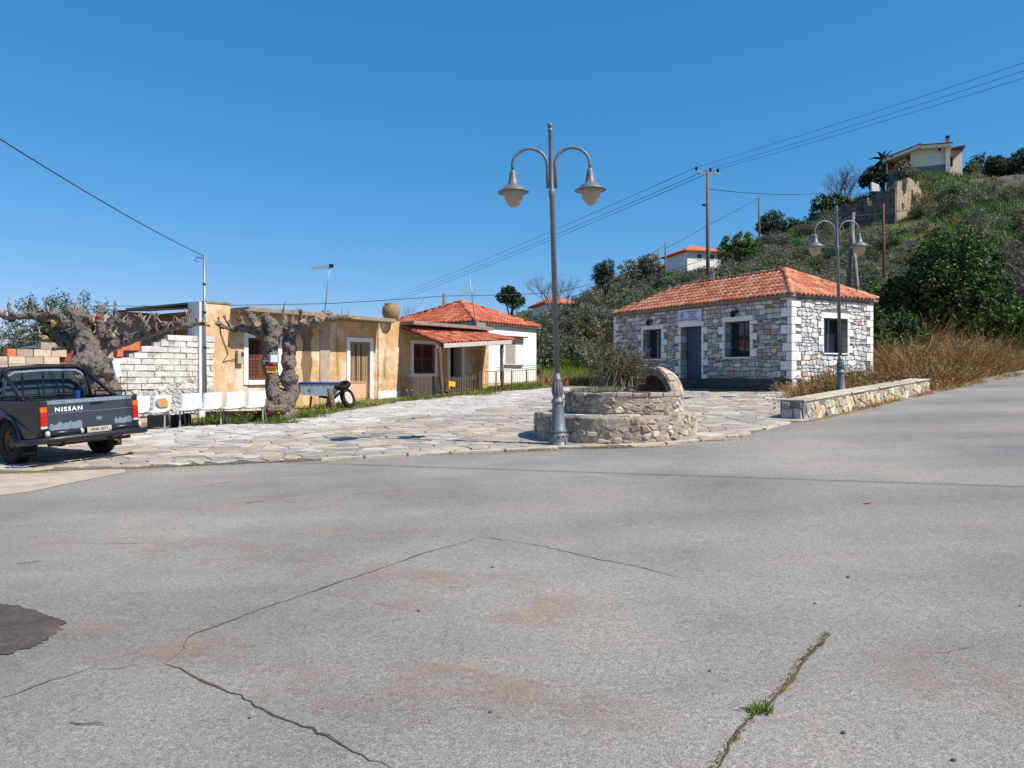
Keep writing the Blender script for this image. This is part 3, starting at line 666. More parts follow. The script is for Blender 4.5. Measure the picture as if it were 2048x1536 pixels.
def frame_opening(mp, op, lst, side):
    kind, a, b, z0, z1 = op; z = z0 if kind == 'w' else z0-.06; k = 0
    while z < z1-.05:
        hgt = min(U(.24, .34), z1-z); q1 = (.3 if k % 2 else .12)+U(-.02,.07); q2 = (.14 if k % 2 else .32)+U(-.02,.07)
        quoin(lambda u, v, h: mp(a-u, v, h), 0, q1, z, z+hgt, []); lst.append((a-q1, a, z, z+hgt))
        quoin(lambda u, v, h: mp(b+u, v, h), 0, q2, z, z+hgt, []); lst.append((b, b+q2, z, z+hgt)); z += hgt; k += 1
        # stones on the reveal that faces the camera
        m = MB(); m.col = jit(random.choice([S(196,190,184), S(150,152,158), S(170,150,130)]), .1)
        zz0, zz1 = z-hgt+.012, z-.012
        if side: stone(m, [(-.02, zz0), (-.24-U(0,.1), zz0), (-.24-U(0,.1), zz1), (-.02, zz1)][::-1], lambda u, v, h: mp(b-h, v, u), .012, .006, -.01)
        else: stone(m, [(-.02, zz0), (-.24-U(0,.1), zz0), (-.24-U(0,.1), zz1), (-.02, zz1)][::-1], lambda u, v, h: mp(a+h, v, u), .012, .006, -.01)
        m.build('reveal_stone', M['stone'], house)
    m = MB(); p = [(a-.14, z1+.002), (b+.14, z1+.002), (b+.14, z1+.19), (a-.14, z1+.2)]; stone(m, p, mp, .032, .01, -.3); m.build('lintel', M['quoin'], house); lst.append((a-.15, b+.15, z1, z1+.21))
    lst.append((a, b, z0-.001, z1))
    # joinery
    if kind == 'w':
        w_ = MB(); dpt = -.34; n = .04
        for (x0, x1, y0, y1) in ((a, a+n, z0, z1), (b-n, b, z0, z1), (a+n, b-n, z0, z0+n), (a+n, b-n, z1-n, z1), ((a+b)/2-.02, (a+b)/2+.02, z0+n, z1-n)):
            w_.hexa([mp(x0,y0,dpt), mp(x1,y0,dpt), mp(x1,y0,dpt-.06), mp(x0,y0,dpt-.06), mp(x0,y1,dpt), mp(x1,y1,dpt), mp(x1,y1,dpt-.06), mp(x0,y1,dpt-.06)])
        wn = w_.build('window', M['blue_joinery'], house)
        for s0, s1 in ((a+n, (a+b)/2-.02), ((a+b)/2+.02, b-n)):
            g = MB(); g.hexa([mp(s0,z0+n,dpt-.025), mp(s1,z0+n,dpt-.025), mp(s1,z0+n,dpt-.035), mp(s0,z0+n,dpt-.035), mp(s0,z1-n,dpt-.025), mp(s1,z1-n,dpt-.025), mp(s1,z1-n,dpt-.035), mp(s0,z1-n,dpt-.035)]); g.build('pane', M['glass'], wn)
        # an opened shutter leaf folded against the reveal
        sx = a+.02 if side else b-.05
        g = MB(); g.hexa([mp(sx,z0+.03,-.05), mp(sx+.03,z0+.03,-.05), mp(sx+.03,z0+.03,-.3), mp(sx,z0+.03,-.3), mp(sx,z1-.03,-.05), mp(sx+.03,z1-.03,-.05), mp(sx+.03,z1-.03,-.3), mp(sx,z1-.03,-.3)]); sh = g.build('shutter', M['blue_joinery'], house)
        s_ = MB(); s_.hexa([mp(a-.05,z0-.05,.07), mp(b+.05,z0-.05,.07), mp(b+.05,z0-.05,-.3), mp(a-.05,z0-.05,-.3), mp(a-.05,z0-.004,.07), mp(b+.05,z0-.004,.07), mp(b+.05,z0-.004,-.3), mp(a-.05,z0-.004,-.3)]); s_.build('sill', M['quoin'], house)
    else:
        g = MB(); dpt = -.3
        for x0, x1 in ((a+.05, a+.09), (b-.04, b)): g.hexa([mp(x0,z0,dpt+.01), mp(x1,z0,dpt+.01), mp(x1,z0,dpt-.06), mp(x0,z0,dpt-.06), mp(x0,z1,dpt+.01), mp(x1,z1,dpt+.01), mp(x1,z1,dpt-.06), mp(x0,z1,dpt-.06)])
        fr = g.build('door_frame', M['blue_joinery'], house)
        g = MB(); x0, x1 = a+.09, b-.04; g.hexa([mp(x0,z0,dpt), mp(x1,z0,dpt), mp(x1,z0,dpt-.05), mp(x0,z0,dpt-.05), mp(x0,z1,dpt), mp(x1,z1,dpt), mp(x1,z1,dpt-.05), mp(x0,z1,dpt-.05)])
        door = g.build('door', M['blue_joinery'], house)
        for i in range(6):
            xx = lerp(x0, x1, (i+.5)/6); ww = (x1-x0)/6*.44; g = MB(); g.hexa([mp(xx-ww,z0+.05,dpt+.012), mp(xx+ww,z0+.05,dpt+.012), mp(xx+ww,z0+.05,dpt-.001), mp(xx-ww,z0+.05,dpt-.001), mp(xx-ww,z1-.05,dpt+.012), mp(xx+ww,z1-.05,dpt+.012), mp(xx+ww,z1-.05,dpt-.001), mp(xx-ww,z1-.05,dpt-.001)]); g.build('board', M['blue_joinery'], door)
        g = MB(); hx = x0+.1; g.tube([mp(hx, z0+1, dpt+.01), mp(hx, z0+1, dpt+.06), mp(hx+.1, z0+1, dpt+.06)], .012, 8); g.build('handle', M['black'], door)
        for s_, (dy, zz) in enumerate(((.32, z0-.03), (.62, z0-.2))):
            g = MB(); g.hexa([mp(a-.1,ZB-.3,dy), mp(b+.1,ZB-.3,dy), mp(b+.1,ZB-.3,.03), mp(a-.1,ZB-.3,.03), mp(a-.1,zz,dy), mp(b+.1,zz,dy), mp(b+.1,zz,.03), mp(a-.1,zz,.03)]) if s_ == 0 else g.hexa([mp(a-.1,ZB-.3,dy), mp(b+.1,ZB-.3,dy), mp(b+.1,ZB-.3,.325), mp(a-.1,ZB-.3,.325), mp(a-.1,zz,dy), mp(b+.1,zz,dy), mp(b+.1,zz,.325), mp(a-.1,zz,.325)])
            g.build('step', M['plinth'], house)
for op in fo: frame_opening(mpF, op, qf, False)
for op in so: frame_opening(mpS, op, qs, True)
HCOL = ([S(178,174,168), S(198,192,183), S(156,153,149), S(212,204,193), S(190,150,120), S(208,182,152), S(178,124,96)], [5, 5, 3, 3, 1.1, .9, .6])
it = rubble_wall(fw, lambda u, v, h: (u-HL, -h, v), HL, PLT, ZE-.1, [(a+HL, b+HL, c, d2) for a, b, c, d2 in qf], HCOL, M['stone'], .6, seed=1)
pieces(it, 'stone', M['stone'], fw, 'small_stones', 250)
SCOL = ([S(204,203,202), S(220,218,214), S(184,184,186), S(227,222,213), S(204,156,122), S(220,194,162), S(182,128,98)], [5, 5, 3, 3, .7, .8, .3])  # paler than the front stones: sunlight on the side wall put into the colour
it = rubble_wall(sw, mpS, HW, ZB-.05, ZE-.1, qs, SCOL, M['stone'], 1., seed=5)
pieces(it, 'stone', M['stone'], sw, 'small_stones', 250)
mb = MB(); mb.box(-HL-.08, .08, -.08, HW+.08, ZE-.062, ZE-.092+.0); cornice = mb.build('cornice', M['concrete'], house)
hip_roof(house, HL, HW, ZE+.03, 1.2, .13, None, 'roof_tile', TCOL, M['tile'], 290, CAML)
# wall lanterns, sign, vent pipe on the stone house
for i, (op, lab) in enumerate(((fo[0], 'black wall lantern above the window left of the door of the stone house'), (fo[2], 'black wall lantern above the window right of the door of the stone house'))):
    xc = (op[1]+op[2])/2; P = HC+HX*xc-HY*.03; l = thing('wall_lantern', lab, 'lantern', (P.x, P.y, op[4]+.2), HRZ, 'lanterns on the stone house')
    m = MB(); m.tube([(0,0,.16),(0,-.1,.2),(0,-.2,.16)], .016, 6); m.box(-.04,.04,-.02,.01,.08,.24); m.build('bracket', M['black'], l)
    m = MB(); m.lathe([(.02,.0),(.075,.02),(.10,.18),(.015,.26),(.012,.3)], 6, (0,-.2,-.06)); m.build('lamp_body', M['black'], l)
    m = MB(); m.lathe([(.06,.03),(.078,.165)], 6, (0,-.202,-.06)); m.build('lamp_glass', M['globe'], l)
xs0, xs1 = hu(1359), hu(1404); zs0, zs1 = fo[1][4]+.215, fo[1][4]+.215+.44; P = HC+HX*((xs0+xs1)/2)-HY*.045
sg = thing('name_sign', 'pale blue-grey Greek name board over the door of the stone house', 'sign', (P.x, P.y, (zs0+zs1)/2), HRZ); hwid = (xs1-xs0)/2; hh = (zs1-zs0)/2
m = MB(); m.box(-hwid, hwid, -.015, .008, -hh, hh); m.build('board', M['sign'], sg)
m = MB()
for b in ((-hwid-.015, -hwid, -.022, .01, -hh-.015, hh+.015), (hwid, hwid+.015, -.022, .01, -hh-.015, hh+.015), (-hwid, hwid, -.022, .01, hh, hh+.015), (-hwid, hwid, -.022, .01, -hh-.015, -hh)): m.box(*b)
m.build('rim', M['white_paint'], sg)
R90 = (math.radians(90), 0, 0)
for tx, zz, sz, wx, xo in (('ΕΛΛΗΝΙΚΗ ΔΗΜΟΚΡΑΤΙΑ', .155, .082, .78, .14), ('ΝΟΜΟΣ ΛΑΚΩΝΙΑΣ', .075, .07, .82, .14), ('ΔΗΜΟΣ', .008, .065, 1., .14), ('ΜΟΝΕΜΒΑΣΙΑΣ', -.06, .068, .95, .14), ('ΚΟΙΝΟΤΗΤΑ ΦΑΡΑΚΛΟΥ', -.155, .115, .86, 0)):
    text(tx, sz, M['ink'], sg, 'lettering', (xo*hwid/.56, -.0165, zz), R90, .001, wx*hwid/.66, .0015)
m = MB(); cx = -hwid*.66; cz = .05
for k in range(24):
    a0, a1 = 2*math.pi*k/24, 2*math.pi*(k+1)/24
    m.add([(cx+.105*math.cos(a0), -.0175, cz+.125*math.sin(a0)), (cx+.105*math.cos(a1), -.0175, cz+.125*math.sin(a1)), (cx+.082*math.cos(a1), -.0175, cz+.1*math.sin(a1)), (cx+.082*math.cos(a0), -.0175, cz+.1*math.sin(a0))], [(0,1,2,3)])
m.add([(cx-.045,-.0176,cz-.09),(cx-.005,-.0176,cz-.09),(cx+.055,-.0176,cz+.1),(cx+.03,-.0176,cz+.1)], [(0,1,2,3)]); m.add([(cx-.06,-.0177,cz+.01),(cx+.05,-.0177,cz-.04),(cx+.05,-.0177,cz-.02),(cx-.06,-.0177,cz+.03)], [(0,1,2,3)])
m.build('emblem', M['ink'], sg)
Pv = HC+HX*hu(1357)+HY*1.9; vp = MB(); vp.tube([(0,0,-.25),(0,0,.55)], .045, 10); vp.tube([(0,0,.5),(0,0,.52)], .06, 10); o = vp.build('vent_pipe', M['steel'], smooth=False); o.location = (Pv.x, Pv.y, ZE+1.05); tag(o, 'short grey vent pipe standing on the stone house roof', 'pipe')

# ------------------------------------------------------------------ street lamps
def make_lamp():
    t = thing('street_lamp', 'x', 'street lamp'); s = .00862
    m = MB(); m.lathe([(r*s, z*s) for r, z in [(22,0),(22,3),(18.5,4),(18.5,14),(18,20),(16.5,26),(15.5,27)]], 28); m.build('foot', M['cast_iron'], t, True)
    m = MB(); m.lathe([(r*s, z*s) for r, z in [(15.2,27),(16.8,28.5),(16.8,32),(14.6,34.5),(11.2,84),(11.2,86),(13.4,87.5),(13.4,90),(11.5,94),(8.8,96),(9.2,101),(10.8,111),(10,120),(8,131),(8.6,132),(8.4,135),(6.6,137),(6,146)]], 28); m.build('shaft_base', M['cast_iron'], t, True)
    m = MB()
    for k in range(12):
        a = 2*math.pi*k/12; pts = [(rr*s*math.cos(a), rr*s*math.sin(a), zz*s) for rr, zz in ((9.3,101),(10.9,111),(10.1,120),(8.2,130))]; m.tube(pts, [.006,.012,.01,.004], 6)
    m.build('fluting', M['cast_iron'], t, True)
    m = MB()
    for k in range(12):
        a = 2*math.pi*k/12; m.blob((17.8*s*math.cos(a), 17.8*s*math.sin(a), 21.5*s), (.022,.022,.024), 6, 5, .5, k)
    m.build('foot_relief', M['cast_iron'], t, True)
    m = MB(); a = -.9; R_ = 18.7*s
    m.hexa([(R_*math.cos(a+q)*f, R_*math.sin(a+q)*f, zz) for zz in (.04, .12) for q, f in ((-.06,.98),(.06,.98),(.06,1.01),(-.06,1.01))]); m.build('hatch', M['black'], t)
    m = MB(); m.lathe([(r*s, z*s) for r, z in [(5.9,146),(5.1,495),(6.2,497),(6.4,508),(5.4,511),(4.6,513),(4.4,628),(5,629),(5,632),(3,633.5),(3,635)]], 20); m.build('pole', M['cast_iron'], t, True)
    m = MB(); m.blob((0,0,640*s), 5.6*s, 14, 10, 0); m.build('ball_finial', M['cast_iron'], t, True)
    for sg_ in (-1, 1):
        pts = [(sg_*8*s, 0, 515*s), (sg_*8*s, 0, 562*s)]; rr = 34.5*s
        for k in range(1, 15):
            an = math.pi*k/14*1.0; pts.append((sg_*(8*s+rr-rr*math.cos(an)), 0, 562*s+rr*math.sin(an)*.95))
        pts.append((sg_*(8*s+2*rr), 0, 552*s)); m = MB(); m.tube(pts, 3.1*s, 12); m.build('arm', M['cast_iron'], t, True)
        m = MB()
        for zz in (522, 556): m.box(min(sg_*2*s, sg_*9*s), max(sg_*2*s, sg_*9*s), -.012, .012, zz*s, (zz+3)*s)
        m.build('arm_clamp', M['cast_iron'], t)
        c = (sg_*(8*s+2*rr), 0, 0); m = MB(); m.lathe([(r*s, z*s) for r, z in [(3.2,553),(5.2,551),(5.8,549),(6.6,544),(8.2,535),(8.6,534),(10.2,524),(15,521),(19.5,518),(21,515),(31.5,509.5),(31.5,508),(20,510.5),(4,512)]], 28, c); hat = m.build('lamp_hat', M['cast_iron'], t, True)
        m = MB(); m.lathe([(r*s, z*s) for r, z in [(20.3,512),(20.3,509),(19.2,501),(16.5,492),(12,484.5),(7,480),(2.5,478)]], 24, c); m.build('globe', M['globe'], t, True)
    return t
lamp = make_lamp(); g = gp(1118, 893); lamp.location = g; lamp.rotation_euler = (0, math.radians(-1.6), 0)
lamp['label'] = 'tall grey double-arm street lamp standing in front of the round stone planter'; lamp['group'] = 'double-arm street lamps'
l2 = copy_tree(lamp); l2.location = (9.48, 21.6, G(9.48, 21.6)); l2.rotation_euler = (0, math.radians(-1.5), math.radians(5))
l2['label'] = 'double-arm street lamp behind the low stone wall, before the stone house gable'

# ------------------------------------------------------------------ round stone planter with the niche
PC = Vector((1.93, 14.2, 0)); pz = G(PC.x, PC.y); planter = thing('stone_planter', 'round two-tier rubble stone planter with a half-dome niche', 'planter', (PC.x, PC.y, 0))
CC = Vector((.18, .03))
RCOL = ([S(176,164,148), S(196,180,160), S(160,148,134), S(204,188,164), S(186,152,122), S(168,160,152)], [3, 3, 2, 2, 1, 1.5])
def drum(c, R, z0, z1, name, sx, sy, part):
    m = MB(); n = 48; prof = [(R-.03, z0), (R-.02, z1-.04), (R-.045, z1)]
    vs = []; 
    for r, z in prof:
        for k in range(n):
            a = 2*math.pi*k/n; q = 1+.02*noise.noise(Vector((math.cos(a)*3, math.sin(a)*3, z*2+R))); vs.append((c[0]+r*q*math.cos(a), c[1]+r*q*math.sin(a), z))
    fs = [(i*n+k, i*n+(k+1) % n, (i+1)*n+(k+1) % n, (i+1)*n+k) for i in range(2) for k in range(n)]+[tuple(range(2*n, 3*n))]
    m.add(vs, fs); core = m.build(part, M['planter_mortar'], planter)
    cells = voronoi(0, 2*math.pi*R, z0+.02, z1-.02, sx, sy, None, .5, .008); its = []
    for cl in cells:
        def mp(u, v, h, R=R): a = u/R; q = R-.035+h; return (c[0]+q*math.cos(a), c[1]+q*math.sin(a), v)
        cx = sum(q[0] for q in cl)/len(cl)/R; face = -math.sin(cx-.0)
        pr = U(.005, .04); its.append((area(cl)*(2+face), (lambda mm, cl=cl, mp=mp, pr=pr: stone(mm, cl, mp, pr, .02, -.03, .12)), jit(random.choices(*RCOL)[0], .2, .02)))
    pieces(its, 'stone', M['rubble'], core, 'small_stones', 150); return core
zt1, zt2 = pz+.45, pz+.80
drum((0,0), 1.53, pz-.15, zt1, 'lower', .17, .11, 'lower_tier'); drum(CC, 1.13, zt1-.02, zt2, 'upper', .17, .1, 'upper_tier')
m = MB(); cells = voronoi(-1.55, 1.55, -1.55, 1.55, .34, .3, lambda x, y: 1.1 < math.hypot(x, y) < 1.5, .45, .006)
for cl in cells:
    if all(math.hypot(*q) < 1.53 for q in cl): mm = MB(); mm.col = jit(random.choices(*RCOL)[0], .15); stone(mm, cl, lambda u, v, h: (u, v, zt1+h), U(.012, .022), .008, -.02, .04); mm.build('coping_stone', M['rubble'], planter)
for k in range(24):                                         # rim of the upper tier, with soil inside
    a0, a1 = 2*math.pi*k/24+.01, 2*math.pi*(k+1)/24-.01; mm = MB(); mm.col = jit(random.choices(*RCOL)[0], .15); h0 = U(.03, .06)
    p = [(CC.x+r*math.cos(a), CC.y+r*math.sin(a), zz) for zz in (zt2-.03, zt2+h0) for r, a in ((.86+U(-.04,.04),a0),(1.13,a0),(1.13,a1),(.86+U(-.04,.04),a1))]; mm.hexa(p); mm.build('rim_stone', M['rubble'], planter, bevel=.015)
mm = MB(); mm.lathe([(.02,zt2+.03),(.5,zt2+.04),(.9,zt2+.0)], 20, (CC.x, CC.y, 0)); mm.build('soil', pm('planter_soil', S(88,72,56), .4, 10, 1, .8, 30), planter, True)
def niche():                                                # thick half-dome shell, open towards the left front
    r0, r1 = .41, .54; ax = Vector((-.86, -.5, 0)).normalized(); sd_ = Vector((-ax.y, ax.x, 0)); c = Vector((CC.x+.78, CC.y+.2, zt2-.05)); m = MB(); NA, NB = 14, 8; vs = []
    ptb = []
    for layer, r in ((0, r1), (1, r0)):
        for j in range(NB+1):
            th = math.pi/2*j/NB                               # 0 at the opening plane, 90 degrees at the back
            for k in range(NA+1):
                an = math.pi*k/NA; dd = sd_*math.cos(an)*math.cos(th)+Vector((0,0,1))*math.sin(an)*math.cos(th)*1.0-ax*math.sin(th)*.75
                q = 1+(.06*noise.noise(dd*4+Vector((layer*5,0,0)))); p = c+dd*r*q+ax*.1
                if j == 0: p = p+ax*.16
                vs.append(p)
    K = NA+1; N1 = K*(NB+1); fs = []
    for j in range(NB):
        for k in range(NA):
            fs.append((j*K+k, j*K+k+1, (j+1)*K+k+1, (j+1)*K+k)); fs.append((N1+j*K+k, N1+(j+1)*K+k, N1+(j+1)*K+k+1, N1+j*K+k+1))
    for k in range(NA): fs.append((k, N1+k, N1+k+1, k+1))
    m.add(vs, fs); core = m.build('niche', M['planter_mortar'], planter)
    for j in range(5):
        for k in range(11):
            a0, a1 = math.pi*k/11+.02, math.pi*(k+1)/11-.02; t0, t1 = j/5*1.25+.02, (j+1)/5*1.25-.02
            if j % 2: a0, a1 = min(math.pi, a0+.13), min(math.pi, a1+.13)
            mm = MB(); mm.col = jit(random.choices(*RCOL)[0], .2, .02); vs = []
            for r in (r1-.04, r1+U(.0,.035)):
                for an, th in ((a0,t0),(a1,t0),(a1,t1),(a0,t1)):
                    dd = sd_*math.cos(an)*math.cos(th)+Vector((0,0,1))*math.sin(an)*math.cos(th)*1.0-ax*math.sin(th)*.75; vs.append(c+dd*r+ax*(.1+.16*max(0, 1-th*3)))
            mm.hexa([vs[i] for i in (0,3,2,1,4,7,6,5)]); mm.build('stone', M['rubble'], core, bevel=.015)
niche()

# ------------------------------------------------------------------ low stone wall on the right
WA, WB = gp(1607, 842), gp(1858, 786); wd = (WB-WA); WLn = math.hypot(wd.x, wd.y); wdir = Vector((wd.x, wd.y, 0)).normalized(); wn = Vector((-wdir.y, wdir.x, 0))
lw = thing('low_stone_wall', 'long low field-stone wall running up beside the road', 'wall', (WA.x, WA.y, 0), math.atan2(wdir.y, wdir.x))
def wg(u): p = WA+wdir*u; return G(p.x, p.y)
WH = .40; m = MB(); vs = []
for u in (0, WLn): vs += [(u, 0, wg(u)-.2), (u, .5, wg(u)-.2), (u, .5, wg(u)+WH), (u, 0, wg(u)+WH)]
m.add(vs, [(0,1,2,3),(7,6,5,4),(0,3,7,4),(3,2,6,7),(2,1,5,6),(1,0,4,5)]); lwc = m.build('core', M['mortar'], lw)
LCOL = ([S(190,176,150), S(170,160,140), S(204,190,160), S(154,148,138), S(198,164,118), S(212,204,184)], [3, 3, 2.5, 2, 1, 1.2])
its = []
for cl in voronoi(0, WLn, -.05, WH-.03, .24, .14, None, .5, .013):
    cx = sum(q[0] for q in cl)/len(cl); pr = U(.015, .04)
    its.append((area(cl)/(16+cx*.8)**2, (lambda mm, cl=cl, pr=pr: stone(mm, cl, lambda u, v, h: (u, -h, wg(u)+v), pr, .015, -.03, .06)), jit(random.choices(*LCOL)[0], .16, .02)))
pieces(its, 'stone', M['wallstone'], lwc, 'small_stones', 200)
u = 0
while u < WLn-.1:
    ln = min(U(.4, .75), WLn-u); mm = MB(); mm.col = jit(S(188,174,150), .18); a, b = u+.008, u+ln-.008; o1 = U(.0, .045)
    mm.hexa([(a,-o1,wg(a)+WH),(b,-o1,wg(b)+WH),(b,.53,wg(b)+WH),(a,.53,wg(a)+WH),(a,-o1,wg(a)+WH+.03+U(0,.02)),(b,-o1,wg(b)+WH+.03+U(0,.02)),(b,.53,wg(b)+WH+.045),(a,.53,wg(a)+WH+.04)]); mm.build('coping_stone', M['wallstone'], lw, bevel=.012); u += ln
for (a, b, c, d2, cc) in ((.02,.2,-.02,.26,S(190,184,176)), (.23,.48,-.02,.24,S(176,170,162)), (.02,.26,.27,.39,S(120,114,108)), (.28,.48,.25,.39,S(150,144,136))):
    mm = MB(); mm.col = cc; stone(mm, [(a,c),(b,c),(b+U(-.03,0),d2),(a+U(0,.03),d2)][::-1], lambda u, v, h: (-h, u, wg(0)+v), .03, .015, -.03, .1); mm.build('end_stone', M['wallstone'], lw)
# ------------------------------------------------------------------ ochre row house on the left
FU = Vector((.572, .82, 0)).normalized(); FI = Vector((-FU.y, FU.x, 0)); FRZ = math.atan2(FU.y, FU.x); FD = Vector((-5.7, 28, 0))
FN = -FI; FPR = .05                                     # outward normal, depth of the fins
def fu(px, out=0.): P = FD+FN*out; return along(P, FU, px)
def fP(u, out=0.): return FD+FU*u+FN*out
def fz(px, py, out=0.): return ZC+(HZ-py)/FPX*fP(fu(px, out), out).y
ZT = 3.62; ZF = .58
ochre = thing('ochre_house', 'long flat-roofed house with peeling ochre plaster and white window frames', 'house', (FD.x, FD.y, 0), FRZ)
mpO = lambda u, v, h: (u, -h, v)
uL, uLf, uR0, uR1, uE = fu(412, FPR), fu(461, FPR), fu(757, FPR), fu(799, FPR), fu(957)
w1 = ('w', fu(495), fu(495)+1.15, fz(510,760), fz(510,676)); d1 = ('d', fu(699), fu(739), ZF, fz(718,684)); w2 = ('w', fu(826), fu(869), fz(848,747), fz(848,688)); d2 = ('d', fu(899), fu(923), ZF+.1, fz(912,690))
wall_core('wall', uL, uR1, ZF-.5, ZT-.14, [w1, d1], mpO, .4).build('wall', M['orange_wall'], ochre)
wall_core('wall', uR1+.001, uE, ZF-.5, ZT-.141, [w2, d2], mpO, .4).build('wall', M['orange_wall'], ochre)
mb = MB(); mb.box(uL+.3, uE-.01, 4.2, 4.6, ZF-.5, ZT-.142); mb.box(uL+.01, uL+.4, .4, 4.2, ZF-.5, ZT-.143); mb.box(uE-.4, uE-.012, .4, 4.2, ZF-.5, ZT-.144); mb.build('wall', M['orange_wall'], ochre)
mb = MB(); mb.box(uL+.4, uE-.4, .45, 4.2, ZF-.02, ZF+.02); mb.build('inner_floor', M['dark'], ochre)
for a, b, t_ in ((uL, uLf, .1), (uR0, uR1, .0)):
    mb = MB(); mb.box(a, b, -FPR, -.001, ZF-.5, ZT+t_); mb.build('fin_wall', M['orange_wall'], ochre)
mb = MB(); mb.box(uR0-.02, uR1+.02, -FPR-.02, -.0015, ZF-.5, ZF+.3); mb.build('painted_plinth', M['white_paint'], ochre)
mb = MB(); mb.box(fu(655), fu(690), -.03, -.0, ZF-.5, ZF+.22); mb.build('painted_plinth', M['white_paint'], ochre)
ug = fu(639); mb = MB(); mb.box(ug, ug+.45, -.04, -.001, ZF-.5, ZT-.15); mb.build('pilaster', M['grey_plaster'], ochre)
us_ = fu(614); mb = MB(); prof = []
for i in range(15):                                     # the sooty run-off streak below the roof edge
    v = lerp(ZT-.5, ZF+.35, i/14); wv = .22+.12*noise.noise(Vector((i*.5, 1, 0)))+.05*math.sin(i); prof.append((us_-wv, us_+wv*.9, v))
for (a, b, v), (c, d_, v2) in zip(prof, prof[1:]): mb.add([(a,-.004,v),(c,-.004,v2),(d_,-.004,v2),(b,-.004,v)], [(0,1,2,3)])
mb.build('soot_streak', M['stain'], ochre)
mb = MB(); mb.box(uLf+.001, uR0-.001, -.98, 4.7, ZT-.14, ZT); roofo = mb.build('roof_slab', M['concrete'], ochre, bevel=.015)
mb = MB(); mb.box(uR1+.001, uE+.05, -.8, 4.69, ZT-.141, ZT-.0); mb.build('roof_slab', M['concrete'], ochre, bevel=.015)
mb = MB(); mb.box(uL, uLf, -FPR-.03, 4.6, ZT+.101, ZT+.16); mb.build('parapet', M['concrete'], ochre)
def trim(op, wd, name='window_frame', sill=True, out=.05):
    k, a, b, z0, z1 = op; m = MB(); m.box(a-wd, a, -out, .3, z0-(wd if sill else 0), z1+wd); m.box(b, b+wd, -out, .3, z0-(wd if sill else 0), z1+wd); m.box(a, b, -out, .3, z1, z1+wd)
    if sill: m.box(a, b, -out-.04, .3, z0-wd, z0)
    return m.build(name, M['white_paint'], ochre, bevel=.006)
def shutters(op, frame, mat, dep=.12, slat=True):
    k, a, b, z0, z1 = op
    for s0, s1 in ((a+.01, (a+b)/2-.005), ((a+b)/2+.005, b-.01)):
        m = MB(); n = .06
        for bx in ((s0, s0+n, z0+.01, z1-.01), (s1-n, s1, z0+.01, z1-.01), (s0+n, s1-n, z0+.01, z0+.09), (s0+n, s1-n, z1-.09, z1-.01), (s0+n, s1-n, (z0+z1)/2-.03, (z0+z1)/2+.03)): m.box(bx[0], bx[1], dep, dep+.04, bx[2], bx[3])
        sh = m.build('shutter', mat, frame); m = MB(); zz = z0+.1
        while zz < z1-.1:
            m.hexa([(s0+n,dep+.004,zz),(s1-n,dep+.004,zz),(s1-n,dep+.034,zz+.02),(s0+n,dep+.034,zz+.02),(s0+n,dep+.004,zz+.008),(s1-n,dep+.004,zz+.008),(s1-n,dep+.034,zz+.03),(s0+n,dep+.034,zz+.03)]); zz += .045
        m.build('louvres', mat, sh)
        m = MB(); m.box(s0+n, s1-n, dep+.045, dep+.05, z0+.02, z1-.02); m.build('backing', M['dark'], sh)
f1 = trim(w1, .15); shutters(w1, f1, M['brown_wood'])
f2 = trim(w2, .14); shutters(w2, f2, M['brown_wood'], .1)
fd = trim(d1, .16, 'door_frame', False); k, a, b, z0, z1 = d1
m = MB()
for bx in ((a, a+.07, z0, z1), (b-.07, b, z0, z1), (a+.07, b-.07, z0, z0+.06), (a+.07, b-.07, z1-.06, z1), (a+.07, b-.07, z0+.62, z0+.7), ((a+b)/2-.02, (a+b)/2+.02, z0+.7, z1-.06)): m.box(bx[0], bx[1], .1, .15, bx[2], bx[3])
dr = m.build('door', M['door_metal'], ochre)
m = MB(); m.box(a+.07, b-.07, .115, .135, z0+.06, z0+.62); m.build('lower_panel', M['salmon'], dr)
for i in range(9):
    xx = lerp(a+.09, b-.09, (i+.5)/9); m = MB(); ww = (b-a-.18)/9*.32; m.box(xx-ww, xx+ww, .108, .142, z0+.7, z1-.06); m.build('slat', M['door_metal'] if i % 3 else M['grey_wood'], dr)
m = MB(); m.box(a+.07, b-.07, .2, .21, z0+.06, z1-.05); m.build('backing', M['dark'], dr)
m = MB(); m.tube([(a+.1,.1,z0+1.0),(a+.1,.05,z0+1.0),(a+.2,.05,z0+1.0)], .01, 6); m.build('handle', M['black'], dr)
fd2 = trim(d2, .16, 'door_frame', False); k, a, b, z0, z1 = d2
m = MB(); m.box(b-.05, b, .05, .4, z0, z1-.01); m.build('door', M['fascia'], ochre)
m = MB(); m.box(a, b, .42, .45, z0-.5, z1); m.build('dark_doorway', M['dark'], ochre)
m = MB(); m.box(uE-.35, uE+.1, -.5, -.002, ZF-.5, ZT-.15); m.build('corner_pier', M['orange_wall'], ochre)
m = MB(); m.box(uE-.6, uE+.08, -.35, .4, ZT-.001+.002, ZT+.22); m.build('chimney_stub', M['concrete'], ochre)
m = MB(); uu = fu(477); m.box(uu-.12, uu+.12, -.14, -.001, ZF+1.3, ZF+1.72); mbx = m.build('meter_box', M['grey_plaster'], ochre, bevel=.01)
m = MB(); m.box(uu+.0, uu+.09, -.145, -.13, ZF+1.52, ZF+1.66); m.build('meter_window', M['glass'], mbx)
cpts = [(uu-.12, -.05, ZF+1.45), (uu-.35, -.05, ZF+1.4), (uu-.6, -.07, ZF+1.35), (uLf-.1, -.08, ZF+1.6), (uL+.5, -.08, ZF+2.2), (uL+.4, -.08, ZT-.3)]
m = MB(); m.tube(cpts, .012, 6); m.build('meter_cable', M['black'], ochre, True)
